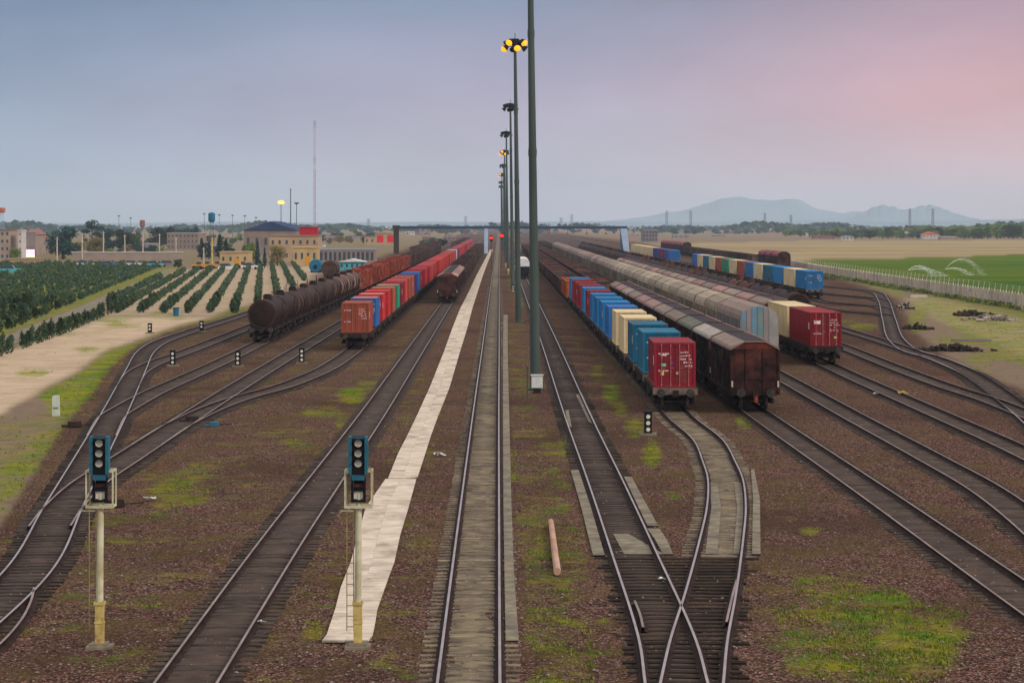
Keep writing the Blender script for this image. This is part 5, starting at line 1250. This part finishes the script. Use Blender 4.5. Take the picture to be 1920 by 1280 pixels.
building('block_house', 'large pinkish block behind the conifers', 313, 372, 438, 468, 25, 'wall_pink', 'flat', 'wall_grey', (8,3), wsize=.35)
building('boundary_wall', 'long pale wall behind the orchard on the left', 135, 342, 474, 489, .4, 'wall_pink', 'flat', 'wall_white', cat='wall')
building('low_wall', 'orange-tan wall below the lit billboard', 17, 75, 486, 497, .4, 'wall_tan', 'flat', 'wall_tan', cat='wall')
building('village_house', 'tall pinkish house at the left edge', 0, 18, 432, 488, 20, 'wall_pink', 'flat', 'brick', (2,4), wsize=.4)
building('village_house', 'wide brownish house right of the tall left one', 18, 42, 436, 484, 20, 'wall_grey', 'flat', 'wall_pink', (4,4), wsize=.4)
building('village_house', 'house with a reddish roof in the left village', 42, 64, 440, 478, 20, 'wall_pink', 'gable', 'brick', (3,3), rh=2, wsize=.4)
building('village_house', 'low house with an orange roof beside the big dark tree', 70, 96, 445, 474, 18, 'wall_grey', 'flat', 'roof_orange', (4,2), wsize=.4)
building('village_house', 'narrow pale house tower at the left', 34, 41, 433, 488, 6, 'wall_white', 'flat', 'wall_white', (1,4), wsize=.3)
building('white_canopy', 'white and teal roofed vehicle shelter behind the tank train', 636, 684, 491, 506, 5, 'cyan_glass', 'gable', 'white_paint', (5,1), rh=.8, wsize=.4)
building('unfinished_block', 'dark grey unfinished block right of the gantry', 1205, 1233, 432, 453, 15, 'wall_grey', 'flat', 'wall_grey', (5,3), wsize=.6)
building('farmhouse', 'pinkish farmhouse in front of the tree line', 1695, 1714, 438, 446, 12, 'wall_pink', 'gable', 'wall_white', (3,1), rh=1.5, wsize=.3)
building('farmhouse', 'farmhouse with an orange roof in front of the tree line', 1730, 1762, 440, 448, 14, 'wall_white', 'gable', 'roof_orange', (5,1), rh=2.2, wsize=.3)
building('farmhouse', 'low pale outbuilding right of the orange-roofed farmhouse', 1764, 1794, 444, 450, 10, 'wall_pink', 'flat', 'wall_white', (4,1), wsize=.3)
building('farm_shed', 'small white shed at the left end of the tree line', 1507, 1520, 438.5, 443, 8, 'wall_white', 'gable', 'wall_white', (2,1), rh=.8, wsize=.3)
building('farm_shed', 'dark low shed left of the white farm cottage', 1524, 1566, 443, 448, 8, 'brick', 'flat', 'brick', (5,1), wsize=.3)
building('farm_shed', 'small white cottage with an orange front before the tree line', 1579, 1600, 443.5, 451, 8, 'wall_white', 'gable', 'roof_bluegrey', (3,1), rh=.8, wsize=.4)
building('farm_shed', 'tiny white hut in the tree line at the far right', 1886, 1895, 438, 444, 6, 'wall_white', 'flat', 'wall_white', (1,1), wsize=.3)
rb = random.Random(21)
for i in range(46):
    if i < 30: x = rb.uniform(140, 700); yb = rb.uniform(444, 466)
    elif i < 38: x = rb.uniform(755, 905); yb = rb.uniform(438, 452)
    else: x = rb.uniform(1010, 1500); yb = rb.uniform(436, 447)
    w_ = rb.uniform(8, 30); h_ = rb.uniform(3, 9)*(1 if x < 900 else .6)
    building('distant_building', 'low distant building on the hazy plain', x, x+w_, yb-h_, yb, rb.uniform(8, 20), rb.choice(['wall_pink','wall_grey','wall_tan','wall_white','wall_grey','brick']), 'flat', rb.choice(['wall_grey','wall_white','roof_bluegrey','wall_pink']), (3, 1), group='distant low buildings', wsize=.35)
# round tank ends and truck-like things by the tank train
r = thing('storage_tank', 'teal round tank lying beside the yellow annex', 'tank', G(591, 511)+(GZ,))
MB().cyl((0,0,1.55),(0,5,1.55), 1.45, n=20).build('shell', 'water_tank', r); MB().box(-1.1,1.1,.3,.8,0,.6).box(-1.1,1.1,4,4.5,0,.6).build('cradle', 'dark_iron', r); MB().cyl((0,-.05,1.3),(0,0,1.3), .5, n=12).build('manhole', 'black', r)
r = thing('storage_tank', 'large rust brown tank beside the teal tank', 'tank', G(617, 519)+(GZ,))
MB().cyl((0,0,1.75),(0,9,1.75), 1.65, n=20).build('shell', 'tank_band', r); MB().box(-1.2,1.2,.5,1,0,.6).box(-1.2,1.2,7,7.5,0,.6).build('cradle', 'dark_iron', r); MB().cyl((0,.2,1.75),(0,.6,1.75), 1.70, n=20).build('hoop', 'dark_iron', r)
# water towers, poles, antennas
def tower(x, ybase, ytop, label, tankm, tw, shaft, name='water_tower', th=8, Y=None):
    Yd = Y or G(0, ybase)[1]; k = Yd/F; h = Z_at(ytop, Yd)-GZ; r = thing(name, label, 'tower', (X_at(x, Yd), Yd, GZ)); R_ = tw*k/2; t = th*k
    m = MB()
    for a in (0,1,2,3):
        c, s_ = math.cos(a*PI/2+.7), math.sin(a*PI/2+.7); m.cyl((c*R_*1.1,s_*R_*1.1,0),(c*R_*.55,s_*R_*.55,h-t), .15*k*2, n=5)
    for z in np.linspace(.1, .95, 6):
        rr_ = R_*(1.1-.55*z)
        for a in range(4):
            p = [Vector((math.cos(b*PI/2+.7)*rr_, math.sin(b*PI/2+.7)*rr_, z*(h-t))) for b in (a, a+1)]; m.cyl(p[0], p[1], .08*k*2, n=4)
    m.cyl((0,0,0),(0,0,h-t), .3*k, n=6); m.build('legs', shaft, r)
    MB().cyl((0,0,h-t),(0,0,h-t*.85), R_*.5, R_, n=16).cyl((0,0,h-t*.85),(0,0,h-t*.12), R_, n=16).build('tank', tankm, r)
    MB().cyl((0,0,h-t*.12),(0,0,h), R_, R_*.2, n=16).build('roof', tankm, r)
tower(397, 484, 398, 'teal water tower standing among the conifers', 'water_tank', 13, 'pylon', th=19)
tower(3, 484, 389, 'water tower with an orange top at the left edge', 'c_orange', 14, 'steel_blue', th=10)
tower(267, 468, 412, 'brick-red tower behind the long wall', 'brick', 10, 'wall_grey', th=14)
def pole(x, yt, yb, r_, m, label, lamp=None, name='utility_pole', Y=None, group=None):
    Yd = Y or G(0, yb)[1]; h = Z_at(yt, Yd)-GZ; r = thing(name, label, 'pole', (X_at(x, Yd), Yd, GZ), 0, group); k = Yd/F
    MB().cyl((0,0,0),(0,0,h), r_, r_*.7, n=8).build('post', m, r)
    if lamp: MB().cyl((0,0,h),(0,0,h+.25*k+.2), lamp[0], lamp[0]*.8, n=10).cyl((0,0,h-.35*lamp[0]),(0,0,h), .3*lamp[0], lamp[0], n=10).build('lamp_head', lamp[1], r)
    else: MB().box(-.6,.6,-.05,.05,h-.5,h-.4).build('crossarm', m, r)
    return r
for i, (x, yt, yb) in enumerate([(107,444,495),(154,440,489),(194,434,488),(234,440,487),(268,432,487),(299,438,484),(330,444,484)]): pole(x, yt, yb, .22, 'concrete', f'pale concrete pole, {ordw(i)} from the left along the long wall')
pole(397.5, 445, 494, .30, 'yellow_post', 'yellowish pole in front of the teal water tower'); pole(382, 464, 494, .2, 'concrete', 'short pale pole left of the yellowish pole')
for x, yt, lb in ((383,401,'left of the teal water tower'),(411,403,'right of the teal water tower'),(436,404,'above the small yellow house'),(459,405,'left of the blue-roofed hall'),(480,408,'above the blue-roofed hall'),(245,409,'above the long wall'),(223,405,'left of the brick-red tower')): pole(x, yt, 462, .13, 'pylon', f'thin dark distant lamp post {lb}', (.75,'mast_dark'), 'street_lamp')
pole(527, 383, 470, .2, 'pylon', 'lamp post with one glowing yellow lamp above the blue-roofed hall', None, 'street_lamp')
Yd = G(0,470)[1]; gl = thing('floodlight', 'glowing yellow lamp on the post above the blue-roofed hall', 'lamp', (X_at(527.5, Yd), Yd-.5, Z_at(379, Yd)))
for kk in (0,1): MB().cyl((-.55+kk*1.1,0,0),(-.55+kk*1.1,-.25,-.1), .75, .85, n=14).build('lamp', 'lamp_yellow', gl)
MB().box(-1.3,1.3,.0,.3,-.5,.5).build('housing', 'mast_dark', gl)
pole(545, 355, 470, .28, 'pylon', 'tall bare dark pole beside the glowing lamp', (.35,'mast_dark')); pole(556, 381, 470, .2, 'pylon', 'dark lamp post right of the tall bare pole', (1.2,'mast_dark'), 'street_lamp')
def lattice(x, yt, yb, w, m, label, name, Y, arms=0, cat='mast'):
    h = Z_at(yt, Y)-GZ; r = thing(name, label, cat, (X_at(x, Y), Y, GZ)); mb = MB(); nn_ = max(6, int(h/3)); t_ = w*.12
    wz = lambda q: w*(1-.6*q) if arms else w
    for a in range(4):
        sx, sy = ((1,1),(1,-1),(-1,-1),(-1,1))[a]
        mb.cyl((sx*wz(0)/2,sy*wz(0)/2,0),(sx*wz(1)/2,sy*wz(1)/2,h), t_/2, n=4)
    for i in range(nn_):
        z0, z1 = h*i/nn_, h*(i+1)/nn_; a, b = wz(i/nn_)/2, wz((i+1)/nn_)/2
        for sy in (-1, 1):
            mb.cyl((-a,sy*a,z0),(b,sy*b,z1), t_/3, n=4, caps=False); mb.cyl((a,sy*a,z0),(-b,sy*b,z1), t_/3, n=4, caps=False); mb.cyl((sy*a,-a,z0),(sy*b,b,z1), t_/3, n=4, caps=False)
    mb.build('lattice', m, r)
    if arms:
        am = MB()
        for q in range(arms): z = h*(.95-.13*q); am.cyl((-w*.8,0,z),(w*.8,0,z), t_*.7, n=4)
        am.build('crossarm', m, r)
    return r
lattice(590, 226, 440, .9, 'red_white', 'tall thin red and white radio mast behind the red rooftop box', 'radio_mast', 1120)
for x, yt, lb in ((1250,395,'leftmost pylon before the hills'),(1295,395,'second pylon before the hills'),(1434,399,'third pylon, before the highest hill'),(1483,403,'fourth small pylon before the hills'),(1706,391,'fifth pylon, before the right hill'),(1749,391,'rightmost pylon, before the right hill'),(873,405,'pylon on the horizon left of the masts'),(1052,408,'pylon on the horizon right of the nearest mast'),(1072,402,'taller pylon on the horizon right of the nearest mast'),(691,410,'small pylon on the horizon above the red-windowed building')):
    lattice(x, yt, 0, 4.5, 'pylon', lb, 'power_pylon', 2300*KY, 3, 'pylon')
# billboard
Yd = 415*KY; r = thing('billboard', 'lit pink and white billboard at the left behind the orchard', 'billboard', (X_at(55, Yd), Yd, GZ)); za = Z_at(483, Yd)-GZ; zb2 = Z_at(467, Yd)-GZ
MB().box(-1.75,1.75,0,.3,za,zb2).build('frame', 'black', r); MB().box(-1.65,1.65,-.03,0,za+.8,zb2-.1).build('screen', 'screen', r); MB().box(-1.65,1.65,-.03,0,za+.1,za+.8).build('screen', 'screen_low', r); MB().box(-.2,.2,.05,.25,0,za).build('post', 'mast', r)
# vehicles in the far left
def vehicle(x, y, L, h, m, label, name='parked_car', cab='glass', cat='car', ang=0):
    X, Y = G(x, y); r = thing(name, label, cat, (X, Y, GZ), ang)
    MB().prism([(-L/2,.35),(L/2,.35),(L/2,h*.55),(L*.28,h*.62),(-L/2,h*.62)], -.85, .85).build('body', m, r)
    MB().prism([(-L*.42,h*.62),(L*.2,h*.62),(L*.08,h),(-L*.36,h)], -.75, .75).build('cabin', cab, r)
    for s_ in (-1, 1):
        for q in (-.32,.32): MB().cyl((q*L, s_*.72, .33),(q*L, s_*.9, .33), .33, n=12).build('wheel', 'tyre', r)
def loader(x, y, label, m='veh_yellow', s=.62):
    X, Y = G(x, y); r = thing('wheel_loader', label, 'loader', (X, Y, GZ), 0, 'yellow machines behind the orchard')
    MB().prism([(-2.4*s,.8*s),(1.4*s,.8*s),(1.4*s,1.9*s),(-2.4*s,1.9*s)], -1.1, 1.1).build('body', m, r); MB().box(-.6*s,.9*s,-.8,.8,1.9*s,3.1*s).build('cab', 'glass', r); MB().box(-.7*s,1.0*s,-.9,.9,3.1*s,3.25*s).build('cab_roof', m, r)
    MB().prism([(1.4*s,1.1*s),(3.1*s,.5*s),(3.2*s,.8*s),(1.4*s,1.6*s)], -.5, .5).build('arm', m, r); MB().prism([(3.0*s,.15),(3.9*s,.15),(3.2*s,1.3*s),(3.0*s,1.2*s)], -1.2, 1.2).build('bucket', 'dark_iron', r)
    for q in (-1.5, 1.0):
        for t in (-1, 1): MB().cyl((q*s, t*.8, .75*s),(q*s, t*1.2, .75*s), .75*s, n=14).build('wheel', 'tyre', r)
loader(372, 505, 'leftmost yellow loader behind the orchard rows'); loader(388, 504, 'second yellow loader from the left behind the orchard rows'); loader(407, 504, 'yellow loader in front of the small yellow house, left side'); loader(455, 503, 'yellow loader in front of the small yellow house, right side', s=.55)
vehicle(427, 507, 4.6, 1.7, 'white_paint', 'white and blue car in front of the small yellow house'); vehicle(469, 505, 4.4, 1.6, 'white_paint', 'white car right of the small yellow house'); vehicle(20, 514, 5.2, 2.0, 'cyan_glass', 'teal and white van at the left edge behind the orchard', 'parked_van', cat='van')
for i, x in enumerate((160,205,250,290,318)): vehicle(x, 500+(i % 2), 4.4, 1.6, ['white_paint','c_blue','white_paint','cyan_glass','wall_grey'][i], f'{["white","blue","white","teal","grey"][i]} car, {ordw(i)} from the left on the road behind the orchard')
X, Y = G(330, 592); b = thing('rubbish_bin', 'dark blue drum standing between two orchard rows', 'bin', (X, Y, GZ)); MB().cyl((0,0,0),(0,0,.95), .34, .37, n=14).build('drum', 'water_tank', b); MB().cyl((0,0,.95),(0,0,1.0), .48, n=14).build('lid', 'dark_iron', b)
# ------------------------------------------------------------------ hills
def hill(prof, Yh, depth, name='hills'):
    mb = MB(); n_ = 150; xs = np.linspace(prof[0][0], prof[-1][0], n_); ys = np.interp(xs, [p[0] for p in prof], [p[1] for p in prof]); rs = np.random.RandomState(int(Yh)); 
    jj = np.convolve(rs.randn(n_+8), np.ones(5)/5, 'same')[:n_]*2.2*np.clip((418-ys)/20, 0, 1)
    rows_ = 9
    for r_ in range(rows_):
        f = r_/(rows_-1); g_ = math.sin(f*PI*.5) if f < 1 else 1; 
        for x, y, q in zip(xs, ys, jj):
            Yq = Yh+depth*f; top = (H-(y+q-VY)*Yh/F)
            mb.v.append((X_at(x, Yh)*(Yq/Yh)*.999, Yq, -.5+(top*(Yq/Yh)+.5)*(f**1.2)*(1+(.10*rs.rand() if 0 < f < 1 else 0))))
    for r_ in range(rows_-1):
        for i in range(n_-1): a = r_*n_+i; mb.f.append((a,a+1,a+n_+1,a+n_)); mb.m.append(0)
    k0 = (rows_-1)*n_; k1 = len(mb.v)
    for i in range(n_): v = mb.v[k0+i]; mb.v.append((v[0], v[1]+depth, -.5))
    for i in range(n_-1): mb.f.append((k0+i,k0+i+1,k1+i+1,k1+i)); mb.m.append(0)
    tag(mb.build(name, 'hill', smooth=True), kind='structure')
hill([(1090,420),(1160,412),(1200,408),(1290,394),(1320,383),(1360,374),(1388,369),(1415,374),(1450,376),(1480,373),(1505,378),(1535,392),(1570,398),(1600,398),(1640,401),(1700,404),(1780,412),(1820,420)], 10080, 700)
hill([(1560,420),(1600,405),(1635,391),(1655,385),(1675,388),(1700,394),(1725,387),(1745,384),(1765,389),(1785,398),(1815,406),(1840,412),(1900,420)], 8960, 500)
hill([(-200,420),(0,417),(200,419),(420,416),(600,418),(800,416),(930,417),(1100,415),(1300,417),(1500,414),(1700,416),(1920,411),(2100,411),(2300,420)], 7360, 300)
0 and hill([(640,420),(680,410),(720,404),(760,407),(800,412),(860,418)], 12160, 300)
# ------------------------------------------------------------------ haze: one closed box of even air
hz = bpy.data.materials.new('haze'); hz.use_nodes = True; n = hz.node_tree.nodes
for q in list(n):
    if q.type != 'OUTPUT_MATERIAL': n.remove(q)
pv = N(n, 'ShaderNodeVolumePrincipled'); pv.inputs['Color'].default_value = (.74,.88,1,1); pv.inputs['Density'].default_value = .00009; pv.inputs['Anisotropy'].default_value = 0
hz.node_tree.links.new(pv.outputs[0], [q for q in n if q.type == 'OUTPUT_MATERIAL'][0].inputs['Volume'])
M['haze'] = hz
tag(MB().box(-8000, 8000, -600, 14000, -2, 215).build('haze', 'haze'), kind='stuff')
S.cycles.volume_step_rate = 10; S.cycles.volume_max_steps = 64
# drop unused prototypes
dead = []
for o in list(C.objects):
    if o.parent is None and o.type == 'EMPTY' and o.name not in used and o.get('label') in (None, '', 'tree'):
        dead += [o]+list(o.children_recursive)
for o in dead: bpy.data.objects.remove(o)
